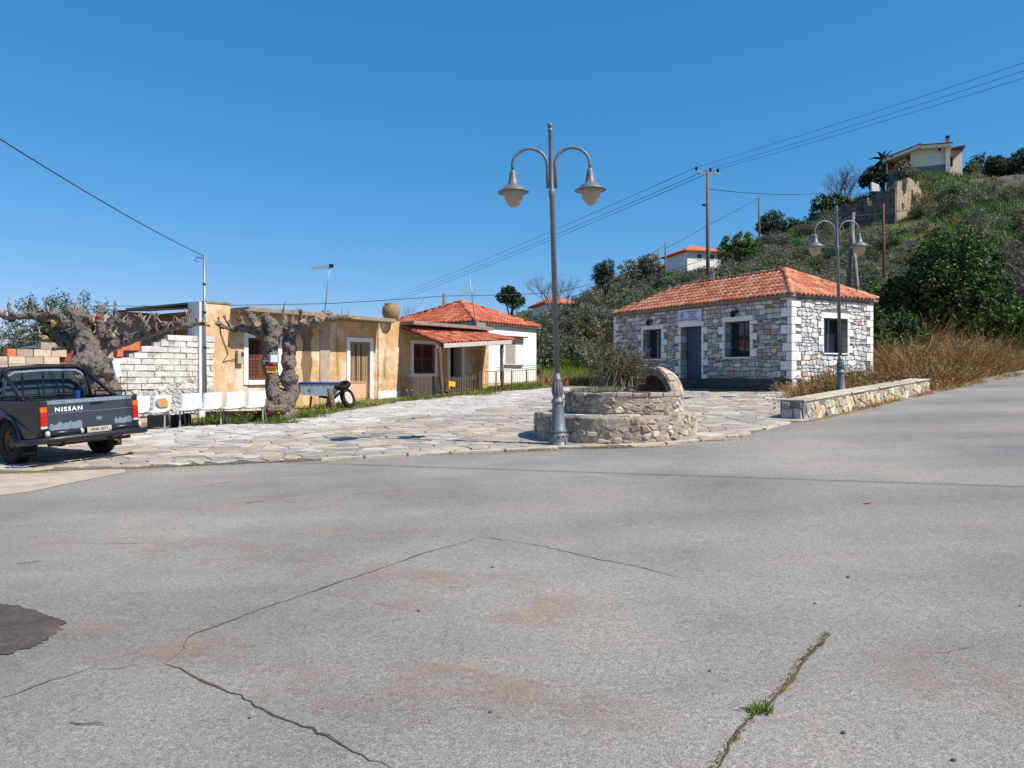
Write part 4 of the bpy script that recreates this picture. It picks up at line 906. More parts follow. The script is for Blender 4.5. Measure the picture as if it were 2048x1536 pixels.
# clay pot on the roof
P = fP(fu(782, .3), .3); m = MB(); m.lathe([(.2,0),(.3,.12),(.345,.3),(.33,.48),(.25,.58),(.23,.6),(.26,.64),(.22,.64)], 20); o = m.build('clay_jar', M['clay_pot'], smooth=True); o.location = (P.x, P.y, ZT); tag(o, 'large weathered clay jar standing on the flat roof edge', 'jar')
# porch
porch = thing('tiled_porch', 'lean-to porch with a mossy red tiled roof on wooden posts', 'porch', (FD.x, FD.y, 0), FRZ)
pa, pb = fu(803), fu(957)+.1; PO = 2.2; ql, qr = fu(886, PO), fu(1030, PO)
zb0, zb1, zf0, zf1 = 3.40, 3.44, fz(888,687,PO), fz(1028,680,PO)
B0, B1, F0, F1 = Vector((pa, -.02, zb0)), Vector((pb, -.02, zb1)), Vector((ql, -PO, zf0)), Vector((qr, -PO, zf1))
m = MB(); dn = Vector((0, 0, -.06)); m.hexa([F0+dn, F1+dn, B1+dn, B0+dn, F0, F1, B1, B0]); deck = m.build('roof_deck', M['grey_wood'], porch)
ms = [tile_mesh('roof_tile', .2, .42, cc, M['oldtile'], .3, .06) for cc in OCOL]; its = []
nc = 24; nr = 7
for i in range(nc):
    for k in range(nr):
        s, v = (i+.5)/nc, k/nr
        A_, C_ = F0.lerp(F1, s), B0.lerp(B1, s); p = A_.lerp(C_, v-.02); up = (C_-A_).normalized(); e = (F1-F0).lerp(B1-B0, v); wsc = e.length/nc/.2; e.normalize(); e = (e-up*e.dot(up)).normalized(); n_ = e.cross(up)
        R = Matrix((e*wsc, up, n_)).transposed().to_4x4() @ Matrix.Rotation(U(-.07, .07), 4, 'Z')
        its.append((1, Matrix.Translation(p+n_*U(.01, .04)) @ R, random.choice(ms)))
place_tiles(its, deck, 'roof_tile', M['oldtile'])
caps(deck, 'edge_tile', F0+Vector((0,-.05,.04)), B0+Vector((0,0,.06)), .1, M['oldtile'], OCOL)
m = MB(); m.hexa([F0+Vector((0,-.05,-.17)), F1+Vector((-.3,-.05,-.17)), F1+Vector((-.3,-.01,-.17)), F0+Vector((0,-.01,-.17)), F0+Vector((0,-.05,-.0)), F1+Vector((-.3,-.05,-.0)), F1+Vector((-.3,-.01,-.0)), F0+Vector((0,-.01,-.0))]); m.build('fascia_board', M['fascia'], porch)
m = MB(); m.hexa([F0+Vector((-.3,.1,-.2)), F1+Vector((-.4,.1,-.2)), F1+Vector((-.4,.22,-.2)), F0+Vector((-.3,.22,-.2)), F0+Vector((-.3,.1,-.07)), F1+Vector((-.4,.1,-.07)), F1+Vector((-.4,.22,-.07)), F0+Vector((-.3,.22,-.07))]); m.build('beam', M['grey_wood'], porch)
for px, lean in ((879, .16), (1004, .0)):
    u = fu(px, PO-.15); P = fP(u, PO-.15); g = G(P.x, P.y); zt = lerp(zf0, zf1, (u-ql)/(qr-ql))-.1
    m = MB(); m.tube([(u+lean*q, -PO+.15+.02*math.sin(q*5), lerp(g-.1, zt, q) if False else lerp(zt, g-.1, q)) for q in np.linspace(0, 1, 7)], [.075+.012*math.sin(i*2.1) for i in range(7)], 10); m.build('post', M['grey_wood'], porch, True)
# picket fence of the porch
fence = thing('picket_fence', 'weathered wooden picket fence in front of the porch', 'fence', (FD.x, FD.y, 0), FRZ)
def pickets(u0, u1, out, h, n, parent, mat, name='picket'):
    for i in range(n):
        u = lerp(u0, u1, i/(n-1)); P = fP(u, out); g = G(P.x, P.y); hh = h*U(.93, 1.05); m = MB(); m.box(u-.022, u+.022, -out-.012, -out+.012, g-.05, g+hh); m.add([(u-.022,-out-.012,g+hh),(u+.022,-out-.012,g+hh),(u+.022,-out+.012,g+hh),(u-.022,-out+.012,g+hh),(u,-out,g+hh+.03)], [(0,1,4),(1,2,4),(2,3,4),(3,0,4)]); m.build(name, mat, parent)
    for zz in (.18, h-.12):
        a, b = fP(u0, out), fP(u1, out); m = MB(); ga, gb = G(a.x, a.y)+zz, G(b.x, b.y)+zz; m.hexa([(u0,-out+.013,ga),(u1,-out+.013,gb),(u1,-out+.04,gb),(u0,-out+.04,ga),(u0,-out+.013,ga+.05),(u1,-out+.013,gb+.05),(u1,-out+.04,gb+.05),(u0,-out+.04,ga+.05)]); m.build('rail', mat, parent)
pickets(fu(822, 1.6), fu(876, 1.9), 1.7, .78, 17, fence, M['grey_wood']); pickets(fu(893, 1.9), fu(950, 1.9), 1.9, .72, 18, fence, M['grey_wood'])
gf_ = thing('wire_garden_fence', 'low rusty mesh garden fence with green rails before the white house', 'fence', (FD.x, FD.y, 0), FRZ)
ua, ub = fu(955, 2.1), fu(1092, 2.4)
for i in range(34):
    u = lerp(ua, ub, i/33); P = fP(u, 2.2); g = G(P.x, P.y); m = MB(); m.tube([(u,-2.2,g-.05),(u,-2.2,g+.85)], .008 if i % 8 else .035, 6); m.build('rod' if i % 8 else 'post', M['rust'] if i % 8 else M['grey_wood'], gf_)
for zz, mt in ((.3, 'rust'), (.82, 'rust'), (.9, 'green'), (1.0, 'green')):
    a, b = fP(ua, 2.2), fP(ub, 2.2); m = MB(); m.tube([(lerp(ua, ub, .0 if mt == 'rust' else .25), -2.21, G(a.x, a.y)+zz+.06), ((ua+ub)/2, -2.22, (G(a.x, a.y)+G(b.x, b.y))/2+zz), (ub, -2.21, G(b.x, b.y)+zz)], .014, 6); m.build('rail', M[mt], gf_)
o = MB(); o.box(-.2, .2, -.03, .03, 0, .2); o.box(-.2, -.15, -.05, .05, -.12, 0); ob = o.build('plastic_crate', M['yellow'], bevel=.02); P = fP(fu(888, 2.0), 2.05); ob.location = (P.x+.25, P.y, G(P.x, P.y)+.38); ob.rotation_euler = (0,.1,FRZ); tag(ob, 'small yellow plastic crate hung on the picket fence by the porch post', 'crate')

# ------------------------------------------------------------------ white house with red hip roof
WC = Vector((-1.78, 36, 0)); WLn2 = 5.4; WD = 6.0; wz = G(0, 38)-.1; wze = 4.05
white = thing('white_house', 'white plastered house with a red hip tiled roof behind the porch', 'house', (WC.x+FU.x*WLn2, WC.y+FU.y*WLn2, 0), FRZ)
ww = ('w', -WLn2+along(WC, FU, 1011), -WLn2+along(WC, FU, 1031), 2.02, 3.18)
wall_core('wall', -WLn2, 0, wz-.5, wze-.05, [ww], mpO, .35).build('wall', M['whitewash'], white)
m = MB(); m.box(-.35, -.001, .35, WD, wz-.5, wze-.052); m.box(-WLn2+.001, -WLn2+.35, .35, WD, wz-.5, wze-.051); m.box(-WLn2+.35, -.35, WD-.35, WD-.001, wz-.5, wze-.053); m.build('wall', M['whitewash'], white)
m = MB(); m.box(ww[1], ww[2], .02, .06, ww[3], ww[4]); sh = m.build('shutter', M['fascia'], white)
m = MB(); zz = ww[3]+.05
while zz < ww[4]-.05: m.box(ww[1]+.03, ww[2]-.03, .005, .02, zz, zz+.025); zz += .05
m.build('louvres', M['fascia'], sh)
m = MB(); m.box(ww[1]-.3, ww[2]+.75, -.3, -.0, ww[4]+.22, ww[4]+.28); m.build('canopy_slab', M['brown_wood'], white); m = MB(); m.box(ww[1]-.15, ww[2]+.6, -.08, -.0, ww[3]-.12, ww[3]-.02); m.build('sill', M['brown_wood'], white)
hip_roof(white, WLn2, WD, wze, 1.3, .2, None, 'roof_tile', OCOL[:3], M['tile'], 290, CAML, w=.24, l=.42)

# ------------------------------------------------------------------ ruined block wall left of the ochre house
ruin = thing('block_wall_ruin', 'crumbling whitewashed concrete block wall of a roofless room beside the ochre house', 'wall', (FD.x, FD.y, 0), FRZ)
ra, rb = fu(225, .5), uL-.02; rz0 = ZF-.4
def rtop(u): 
    t = (u-ra)/(rb-ra); return ZF+interp(t, [(0, 1.3), (.25, 1.66), (.45, 1.95), (.6, 2.12), (1, 2.15)])
its = []; v = ZF+.55; row = 0
while v < ZF+2.2:
    u = ra-(.19 if row % 2 else 0)
    while u < rb-.05:
        a, b = max(ra, u)+.006, min(rb, u+.385)-.006; u += .385
        if b-a < .06 or v+.1 > rtop((a+b)/2): continue
        col = jit(S(220,214,206), .1); h_ = .17; o1 = U(0, .035)
        its.append((1, (lambda m, a=a, b=b, v=v, h_=h_, o1=o1: m.hexa([(a+U(-.012,.012),-.5-o1,v+.004+U(0,.012)),(b+U(-.012,.012),-.5-o1,v+.004+U(0,.012)),(b,-.32,v+.006),(a,-.32,v+.006),(a+U(-.012,.012),-.5-o1+U(-.01,.01),v+h_-.004-U(0,.014)),(b+U(-.012,.012),-.5-o1,v+h_-.004-U(0,.014)),(b,-.32,v+h_-.006),(a,-.32,v+h_-.006)])), col))
    v += .172; row += 1
pieces(its, 'block', M['block'], ruin, 'blocks', 290)
m = MB(); m.box(ra, rb, -.485, -.33, rz0, ZF+.56); us2 = np.linspace(ra, rb, 14)
for a, b in zip(us2, us2[1:]): m.box(a, b, -.47, -.335, ZF+.56, rtop((a+b)/2)-.04)
m.build('mortar_core', M['pale_mortar'], ruin)
its = []
for cl in voronoi(ra, rb, rz0+.2, ZF+1.0, .15, .11, lambda x, y: y < ZF+.5+.42*smooth((x-ra-1.0)/1.6)+.1*noise.noise(Vector((x*2,0,0))), .5, .006):
    its.append((area(cl), (lambda mm, cl=cl, pr=U(.02, .06): stone(mm, cl, lambda u, v, h: (u, -.49-h, v), pr, .015, -.03, .1)), jit(S(206,198,188), .18)))
pieces(its, 'rubble_stone', M['block'], ruin, 'small_rubble', 150)
for (px, py, w_, h_) in ((262,690,.5,.3), (240,706,.16,.2), (408,700,.12,.35), (380,730,.14,.14)):
    u = fu(px, .5); zz = fz(px, py, .5); m = MB(); m.col = jit(S(196,112,76), .1); m.box(u-w_/2, u+w_/2, -.52, -.3, zz-h_/2, zz+h_/2); m.build('hollow_brick', M['brick'], ruin, bevel=.008)
m = MB(); m.box(fu(399, .6), fu(413, .6), -.6, .0, ZF-.4, ZT+.06); m.build('end_pier', M['whitewash'], ruin)
m = MB(); m.box(fu(232), fu(300), 1.6, 1.9, ZF-.4, ZT-.35); m.box(fu(300), uL-.03, 1.6, 1.9, ZF-.4, ZT-.2); m.build('back_wall', M['grey_plaster'], ruin)
m = MB(); x0, x1 = fu(296), uL-.03; m.hexa([(x0,-.05,ZT-.28),(x1,-.05,ZT-.08),(x1,1.95,ZT-.02),(x0,1.95,ZT-.2),(x0,-.05,ZT-.25),(x1,-.05,ZT-.04),(x1,1.95,ZT+.02),(x0,1.95,ZT-.16)]); m.build('roof_remnant', M['bench_dark'], ruin)
m = MB(); pl = [(fu(225,.55),-.53,fz(228,722,.5)),(fu(238,.55),-.54,fz(238,720,.5)),(fu(244,.55),-.56,fz(246,750,.5)),(fu(233,.55),-.55,fz(233,758,.5))]; m.add(pl+[(a, b+.012, c) for a, b, c in pl], [(0,1,2,3),(7,6,5,4),(0,4,5,1),(1,5,6,2),(2,6,7,3),(3,7,4,0)]); o = m.build('plastic_sheet', M['plastic']); o.location = FD; o.rotation_euler = (0,0,FRZ); tag(o, 'scrap of white plastic sheet hanging on the block wall beside the tree', 'sheet')
# low brick and block wall at the far left with a little brick shed
bw = thing('loose_brick_wall', 'low wall of loosely stacked grey blocks and orange bricks behind the pickup', 'wall', (FD.x, FD.y, 0), FRZ)
la, lb = fu(-60, .3), fu(112, .3)
for row in range(12):
    u = la-(.2 if row % 2 else 0); zz = ZF-.25+row*.185
    while u < lb:
        ln = U(.3, .42) if random.random() > .18 else .2; t = (u-la)/(lb-la)
        if zz < ZF+1.28+.3*t+U(-.08, .1):
            m = MB(); og = ln < .25; m.col = jit(S(212,122,82) if og else random.choice([S(186,168,148), S(200,180,158), S(170,152,134)]), .1); m.box(u+.008, u+ln-.008, -.3-U(0,.05), -.08, zz+.005, zz+.18); m.build('block', M['brick'], bw)
        u += ln
shed = thing('brick_shed', 'small brick shed with a corrugated sheet roof behind the gnarled tree', 'shed', (FD.x, FD.y, 0), FRZ)
sa, sb_ = fu(112, .2), fu(182, .2); m = MB(); m.box(sa+.05, sb_, -.2, 1.4, ZF-.4, fz(140,698,.2)-.04); sc_ = m.build('shed_core', M['dark_mortar'], shed)
its = []; v = ZF+.4; row = 0
while v < fz(140,698,.2)-.12:
    u = sa+.05-(.15 if row % 2 else 0)
    while u < sb_: its.append((1, (lambda mm, a=max(sa+.05, u), b=min(sb_, u+.3)-.01, v=v: mm.box(a, b, -.225, -.19, v, v+.09)), jit(S(150,84,62), .15))); u += .31
    v += .1; row += 1
pieces([i for i in its], 'brick', M['brick'], sc_, 'bricks')
m = MB(); x0, x1 = sa-.15, sb_-.5; vs = []; n = 30
for i in range(n+1):
    u = lerp(x0, x1, i/n); zz = fz(140,698,.2)+.02+.1*(i/n)+.025*math.sin(i*2.1); vs += [(u, -.4, zz), (u, 1.5, zz+.02)]
m.add(vs, [(2*i, 2*i+2, 2*i+3, 2*i+1) for i in range(n)]); o = m.build('corrugated_roof', M['steel'], shed); sm = o.modifiers.new('s', 'SOLIDIFY'); sm.thickness = .015

# ------------------------------------------------------------------ antennas, poles and cables
def mast(name, label, cat, base, top, r, mat):
    t = thing(name, label, cat, base); d_ = Vector(top)-Vector(base); m = MB(); m.tube([(0,0,0), d_*.5, d_], [r, r, r*.9], 8); m.build('mast', mat, t, True); return t, d_
P = fP(fu(660, .0), -.3); tp = at(660, 525, P.y); t, d_ = mast('tv_antenna', 'yagi television antenna on a tall mast over the ochre house', 'antenna', (P.x, P.y, ZT), (tp.x, tp.y, tp.z), .018, M['steel'])
bm_ = Vector((-.62, -.1, -.1)); m = MB(); h = d_-Vector((0,0,.12)); m.tube([h+bm_*-.15, h+bm_], .012, 6); m.build('boom', M['alu'], t)
for i in range(11):
    c = h+bm_*(i/10); m = MB(); m.tube([c+Vector((-.05,-.16,.06)), c+Vector((.05,.16,-.06))], .008, 5); m.build('element', M['twig'], t)
m = MB(); m.box(h.x-.03, h.x+.12, h.y-.04, h.y+.04, h.z-.06, h.z+.06); m.build('junction_box', M['black'], t)
P = fP(fu(952, .1), .1); tp = at(937, 540, P.y); t, d_ = mast('tv_antenna', 'grid television antenna on a leaning mast before the red hip roof', 'antenna', (P.x, P.y, ZT), (tp.x, tp.y, tp.z), .022, M['steel'])
h = d_*.62
for i in range(9):
    an = -1.2+2.4*i/8; m = MB(); m.tube([h+Vector((.05+.1*math.cos(an),0,.32*math.sin(an))), h+Vector((.05+.1*math.cos(an),.3,.32*math.sin(an)))], .007, 5); m.tube([h, h+Vector((.05+.1*math.cos(an),.15,.32*math.sin(an)))], .006, 5); m.build('grid_bar', M['alu'], t)
m = MB(); m.tube([h, h+Vector((-.5,-.1,-.02))], .012, 6); m.build('boom', M['alu'], t)
for i in range(5):
    c = h+Vector((-.12-.09*i,-.02*i,-.004*i)); m = MB(); m.tube([c+Vector((0,0,-.14)), c+Vector((0,0,.14))], .007, 5); m.build('element', M['alu'], t)
P = fP(fu(411, .7), .7); tp = at(408, 512, P.y); t, d_ = mast('cable_mast', 'grey steel cable mast fixed to the corner of the ochre house', 'pole', (P.x, P.y, ZF+.3), (tp.x, tp.y, tp.z), .04, M['steel'])
m = MB(); m.tube([d_*.98, d_*.98+Vector((-.2,0,.05)), d_*.98+Vector((-.28,0,-.05)), d_*.98+Vector((-.16,0,-.1))], .012, 6); m.build('hook', M['black'], t)
for q in (.35, .6, .8): m = MB(); m.tube([d_*q-Vector((0,0,.03)), d_*q+Vector((0,0,.03))], .05, 8); m.build('clamp', M['black'], t)
MASTTOP = tp
def cable(label, pts, r=.012, sag=0., cat='cable', group='overhead cables'):
    Q = []; pts = [Vector(p) for p in pts]
    for a, b in zip(pts, pts[1:]):
        for i in range(10): t = i/10; q = a.lerp(b, t); q.z -= sag*4*t*(1-t)*(b-a).length/30; Q.append(q)
    Q.append(pts[-1]); m = MB(); c0 = Q[0].copy(); m.tube([q-c0 for q in Q], r, 5); o = m.build('overhead_cable', M['wire'], smooth=True); o.location = c0; return tag(o, label, cat, group)
def utility_pole(label, base, top, r=.13, arm=None, mat='pole_wood', lean=None):
    t = thing('utility_pole', label, 'utility pole', base); d_ = Vector(top)-Vector(base); m = MB(); m.tube([(0,0,-.3), d_*.5, d_], [r*1.2, r, r*.8], 10); m.build('shaft', M[mat], t, True)
    if arm:
        av = Vector(arm); m = MB(); c = d_-Vector((0,0,.25)); s = Vector((0,0,.06)); w_ = Vector((0,.06,0)); m.hexa([c-av-s-w_, c+av-s-w_, c+av-s+w_, c-av-s+w_, c-av+s-w_, c+av+s-w_, c+av+s+w_, c-av+s+w_]); m.build('crossarm', M['steel'], t)
        for q in (-.95, .25, .9):
            b = c+av*q+Vector((0,0,.05)); m = MB(); m.tube([b, b+Vector((.0,0,.16))], .03, 6); m.lathe([(.05,.1),(.11,.14),(.08,.2),(.13,.25),(.09,.31),(.1,.36),(.03,.4)], 10, b); m.build('insulator', M['bench_dark'], t)
    return t, d_
# the line of the tall pole on the slope
PY = 62.; X_ = (1416-1024)/FPX*PY; pb_ = (X_, PY, T(X_, PY)); ptop = at(1415, 340, PY)
t, d_ = utility_pole('tall wooden utility pole with a crossarm and three insulators on the slope', pb_, ptop, .15, (1.0, .15, -.04))
m = MB(); q = d_*.72; m.tube([q, q+Vector((-.25,-.1,.0)), q+Vector((-.4,-.15,.12))], .03, 6); m.blob(q+Vector((-.35,-.15,.1)), (.16,.12,.1), 8, 6, 0); m.build('floodlight', M['bench_dark'], t, True)
lab = ('upper', 'middle', 'lower')
for i, (dx, py0, pyr, pyl) in enumerate(((-.95, 346, 121, 594), (.3, 349, 137, 600), (.92, 353, 152, 606))):
    c = Vector((ptop.x+dx, PY+.15*dx, ptop.z-.25+.4-.04*dx)); rr = at(2090, pyr-9, 35.); ll = at(780, pyl, 190.)
    cable(f'{lab[i]} one of three thin power wires climbing to the top right corner', [ll, c], .022, .1, group='power wires of the tall pole'); cable(f'{lab[i]} power wire from the tall pole out to the right edge', [c, rr], .011, .1, group='power wires of the tall pole')
for px, pyt, pyb, Y, r, lb_, tx in ((1331,485,560,78,.11,'slim wooden pole beside the small white house on the slope',1331), (1318,500,560,82,.12,'shorter wooden pole left of the slim pole on the slope',1317), (1519,393,500,100,.13,'wooden pole standing on the skyline under the bare tree',1518), (1768,408,520,58,.1,'thin rusty pole above the big dark green bush',1767), (888,587,640,58,.14,'wooden pole rising behind the red hip roof',888)):
    b = at(px, pyb, Y); zb = T(b.x, b.y); utility_pole(lb_, (b.x, b.y, min(zb, b.z)), at(tx, pyt, Y), r, mat='rust' if px == 1768 else 'pole_wood')
b = at(1690, 600, 44); utility_pole('grey leaning utility pole behind the stone house, left leg of the pair', (b.x, b.y, T(b.x, b.y)), at(1707, 425, 44.6), .13); a_ = at(1722, 600, 43.5)
utility_pole('grey bracing pole propping the leaning pole behind the stone house', (a_.x, a_.y, T(a_.x, a_.y)), at(1705, 462, 44.3), .12, mat='concrete')
cable('thick cable from the corner mast up to the left edge of the picture', [MASTTOP, at(-60, 240, 10.5)], .011, .25)
cable('low cable over the ochre roof to the pole behind the hip roof', [at(160, 612, 56), at(660, 607, 57), at(888, 592, 58)], .025, .1)
cable('cable from the hip roof pole across to the foot of the slope', [at(888, 592, 58), at(1110, 585, 66), at(1205, 562, 72), at(1331, 490, 78)], .025, .15)
cable('cable from the slim slope pole up to the skyline pole', [at(1331, 497, 78), at(1420, 448, 88), at(1519, 396, 100)], .03, .1)
cable('cable from the tall pole to the trees left of the ruin', [at(1417, 378, PY), at(1640, 387, 80)], .03, .3)
cable('slack cable before the slope from the white house to the stone house roof', [at(1066, 640, 41), at(1240, 602, 38), at(1360, 575, 33)], .014, .12)
cable('slack cable from the stone house roof up to the leaning pole', [at(1360, 572, 33), at(1560, 500, 40), at(1707, 430, 44.6)], .014, .1)
cable('dark cable from the leaning pole to the right edge of the picture', [at(1707, 432, 44.6), at(1780, 425, 45), at(2090, 383, 40)], .018, .2)
cable('dark cable slanting along the slope below the red-roofed cottage', [at(1073, 606, 60), at(1250, 570, 60), at(1420, 515, 61), at(1600, 470, 50), at(1707, 436, 44.6)], .02, .1)
sh_ = sv/ sv.z*11.0; A1, A2 = gp(-100, 903), gp(2300, 983); cable('overhead cable out of the picture whose thin shadow crosses the road', [A1+sh_-Vector((0,0,0))+(A1-A2)*.15, A2+sh_+(A2-A1)*.25], .02, 0, group=None)

# ------------------------------------------------------------------ pickup truck
TR = thing('pickup_truck', 'dark grey pickup truck with a worn tailgate parked on the square', 'pickup', (-6.99, 12.53, G(-6.99, 12.53)+.03)); TR.rotation_euler = (-.01, -.045, math.radians(57))
HW2 = .80
def side_panel(s):
    m = MB(); x = s*HW2; xi = s*(HW2-.06)
    prof = [(0,.60),(.0,1.06),(1.62,1.06),(1.62,.42),(1.50,.42)]
    wc, wr = 1.06, .44
    arch = [(wc+wr*math.cos(a), .36+wr*math.sin(a)) for a in np.linspace(.18, math.pi-.18, 12)]
    poly = prof + arch + [(.25,.46),(.05,.50)]
    n = len(poly); out = []
    for y, z in poly: out.append((x+s*(.03*math.sin(math.pi*max(0, min(1, (z-.4)/.66)))), y, z))
    inn = [(xi, y, z) for y, z in poly]
    f = [tuple(range(n)) if s < 0 else tuple(range(n-1, -1, -1)), tuple(range(2*n-1, n-1, -1)) if s < 0 else tuple(range(n, 2*n))]
    f += [(i, n+i, n+(i+1) % n, (i+1) % n) if s < 0 else (i, (i+1) % n, n+(i+1) % n, n+i) for i in range(n)]
    m.add(out+inn, f); p = m.build('bed_side', M['truck'], TR, bevel=.012)
    m = MB(); pts = [(s*(HW2+.028), wc+(wr+.01)*math.cos(a), .36+(wr+.01)*math.sin(a)) for a in np.linspace(.1, math.pi-.1, 16)]; m.tube(pts, .026, 8); m.build('wheel_arch_flare', M['tailgate'], TR, True)
    m = MB(); m.tube([(s*(HW2+.02), .04, .86), (s*(HW2+.03), .85, .86), (s*(HW2+.03), 1.6, .86)], .007, 6); m.build('body_crease', M['tailgate'], TR, True)
    m = MB(); m.tube([(s*(HW2-.03), .3, 1.13), (s*(HW2-.03), 1.3, 1.13)], .014, 8)
    for yy in (.3, .8, 1.3): m.tube([(s*(HW2-.03), yy, 1.05), (s*(HW2-.03), yy, 1.13)], .012, 6)
    m.build('bed_rail', M['black'], TR, True)
side_panel(-1); side_panel(1)
m = MB(); m.box(-HW2+.06, HW2-.06, .05, 1.62, .56, .6); m.box(-HW2+.06, HW2-.06, 1.57, 1.62, .6, 1.06); m.build('bed_floor', M['truck'], TR)
m = MB(); gx = HW2-.1; m.box(-gx, gx, -.015, .045, .57, 1.07); tg = m.build('tailgate', M['tailgate'], TR, bevel=.012)
m = MB(); m.box(-gx+.01, gx-.01, -.024, -.012, 1.0, 1.06); m.box(-gx+.01, gx-.01, -.022, -.012, .845, .852); m.build('tailgate_crease', M['primer'], tg, bevel=.004)
m = MB(); m.box(-.02, .2, -.02, -.0, .95, 1.0); m.build('handle_recess', M['black'], tg, bevel=.006); m = MB(); m.box(.0, .18, -.03, -.018, .975, .992); m.build('handle', M['truck'], tg, bevel=.004)
text('NISSAN', .095, M['white_mark'], tg, 'lettering', (-.36, -.0165, .91), R90, .001, 1.15, .003)
m = MB(); m.lathe([(.045,.0),(.045,.004)], 18); e = m.build('emblem', M['chrome'], tg); e.location = (.12, -.0155, .72); e.rotation_euler = (math.radians(90), 0, 0); e.scale = (1.1, .8, 1)
m = MB(); m.box(-.05, .05, .004, .008, -.012, .012); e2 = m.build('emblem_bar', M['primer'], tg); e2.location = (.12, -.026, .72)
def ragged(x0, x1, z0, z1, n=14):
    t_ = [(lerp(x0, x1, i/n), z1+U(-.03, .02)) for i in range(n+1)]; b_ = [(lerp(x1, x0, i/n), z0+U(-.006, .01)) for i in range(n+1)]; return [(a, -.0165, c) for a, c in b_+t_]
for q in ((-gx+.03, -.16, .585, .70), (.38, gx-.02, .60, .70), (-gx+.01, -.42, 1.035, 1.062)):
    m = MB(); P = ragged(*q); m.add([(a, b-(.009 if q[2] > 1 else 0), c) for a, b, c in P], [tuple(range(len(P)))]); m.build('worn_patch', M['primer'], tg)
for s in (-1, 1):                                        # tail lights
    x0, x1 = (s*HW2-.0, s*(HW2-.105)); xa, xb = min(x0, x1), max(x0, x1)
    m = MB(); m.box(xa, xb, -.012, .06, .585, 1.06); tl = m.build('tail_light', M['truck'], TR, bevel=.01)
    for z0, z1, mt in ((.875, .965, 'amber_lens'), (.80, .87, 'red_lens'), (.735, .795, 'red_lens'), (.665, .73, 'red_lens'), (.62, .66, 'clear_lens')):
        m = MB(); m.box(xa+.006-.008*(s < 0), xb-.006+.008*(s > 0), -.03, .07, z0, z1); m.build('lens', M[mt], tl, bevel=.008)
m = MB(); m.tube([(-.98,.35,.40), (-.93,.08,.42), (-.86,-.1,.44), (-.5,-.16,.455), (.5,-.16,.455), (.86,-.1,.44), (.93,.1,.42)], .05, 12); bp = m.build('bumper', M['truck'], TR, True)
for s in (-1, 1):
    m = MB(); xa, xb = (-.74, -.22) if s < 0 else (.24, .76); m.tube([(xa,-.09,.54), (xb,-.09,.54)], .045, 12); m.build('bumper_step', M['truck'], bp, True)
    for x in (xa, xb): m = MB(); m.blob((x, -.095, .54), (.04,.05,.05), 10, 7, 0); m.build('step_end_cap', M['fascia'], bp, True)
m = MB(); m.box(-.14, .26, -.13, -.115, .5, .59); pl_ = m.build('number_plate', M['fascia'], TR); text('ANK 5671', .066, M['bench_dark'], pl_, 'lettering', (.06, -.1315, .547), R90, .001, 1., .001)
m = MB(); m.tube([(-.6,.2,.36),(.6,.2,.36)], .05, 10); m.blob((0,1.06,.36), (.16,.18,.16), 12, 8, 0); m.tube([(-.7,1.06,.36),(.7,1.06,.36)], .05, 10); m.box(-.42,-.34,.05,4.0,.42,.52); m.box(.34,.42,.05,4.0,.42,.52); m.build('chassis', M['bench_dark'], TR)
m = MB(); m.tube([(.3,-.12,.34),(.34,-.16,.32),(.38,-.14,.27),(.34,-.12,.26)], .018, 8); m.build('tow_hook', M['rust'], TR, True)
m = MB(); m.tube([(.5,.5,.34),(.52,.0,.35),(.6,-.08,.36)], .03, 8); m.build('exhaust', M['rust'], TR, True)
def wheel(x, y):
    s = 1 if x > 0 else -1; prof = [(.20,-.1),(.30,-.112),(.345,-.10),(.365,-.06),(.37,0),(.365,.06),(.345,.10),(.30,.112),(.20,.1)]
    m = MB(); n = 32; vs = []
    for r, h in prof:
        for k in range(n): a = 2*math.pi*k/n; vs.append((h, r*math.cos(a), r*math.sin(a)))
    m.add(vs, [(i*n+k, i*n+(k+1) % n, (i+1)*n+(k+1) % n, (i+1)*n+k) for i in range(len(prof)-1) for k in range(n)]); wh = m.build('tyre', M['rubber'], TR, True); wh.location = (x, y, .37)
    m = MB(); prof = [(.205,-.09*s),(.205,.085*s),(.185,.088*s),(.18,.03*s),(.12,.0),(.1,.05*s),(.06,.07*s),(.001,.07*s)]; vs = []
    for r, h in prof:
        for k in range(n): a = 2*math.pi*k/n; vs.append((h, r*math.cos(a), r*math.sin(a)))
    m.add(vs, [(i*n+k, i*n+(k+1) % n, (i+1)*n+(k+1) % n, (i+1)*n+k) for i in range(len(prof)-1) for k in range(n)]); m.build('rim', M['rim'], wh, True)
    m = MB()
    for k in range(6): a = math.pi*k/3; c = (.035*s, .15*math.cos(a), .15*math.sin(a)); m.blob(c, .018, 6, 5, 0)
    m.build('wheel_nuts', M['black'], wh, True)
    m = MB()
    for k in range(40):
        a = 2*math.pi*k/40
        for h in (-.055, .055): m.hexa([(h-.035+dx*.07, (.362+dr*.016)*math.cos(a+da), (.362+dr*.016)*math.sin(a+da)) for dr in (0, 1) for dx, da in ((0,-.04),(1,-.04),(1,.04),(0,.04))])
    m.build('tread', M['rubber'], wh)
for x in (-.71, .71):
    for y in (1.06, 3.75): wheel(x, y)
for s in (-1, 1): m = MB(); m.box(s*.71-.12, s*.71+.12, .60, .615, .15, .48); fl = m.build('mud_flap', M['rubber'], TR)
for q in range(4): m = MB(); m.tube([(-.8+.055*q+.022*math.cos(a_), .597, .2+.016*math.sin(a_)) for a_ in np.linspace(0, 6.283, 11)], .003, 4); m.build('worn_flap_mark', M['primer'], TR)
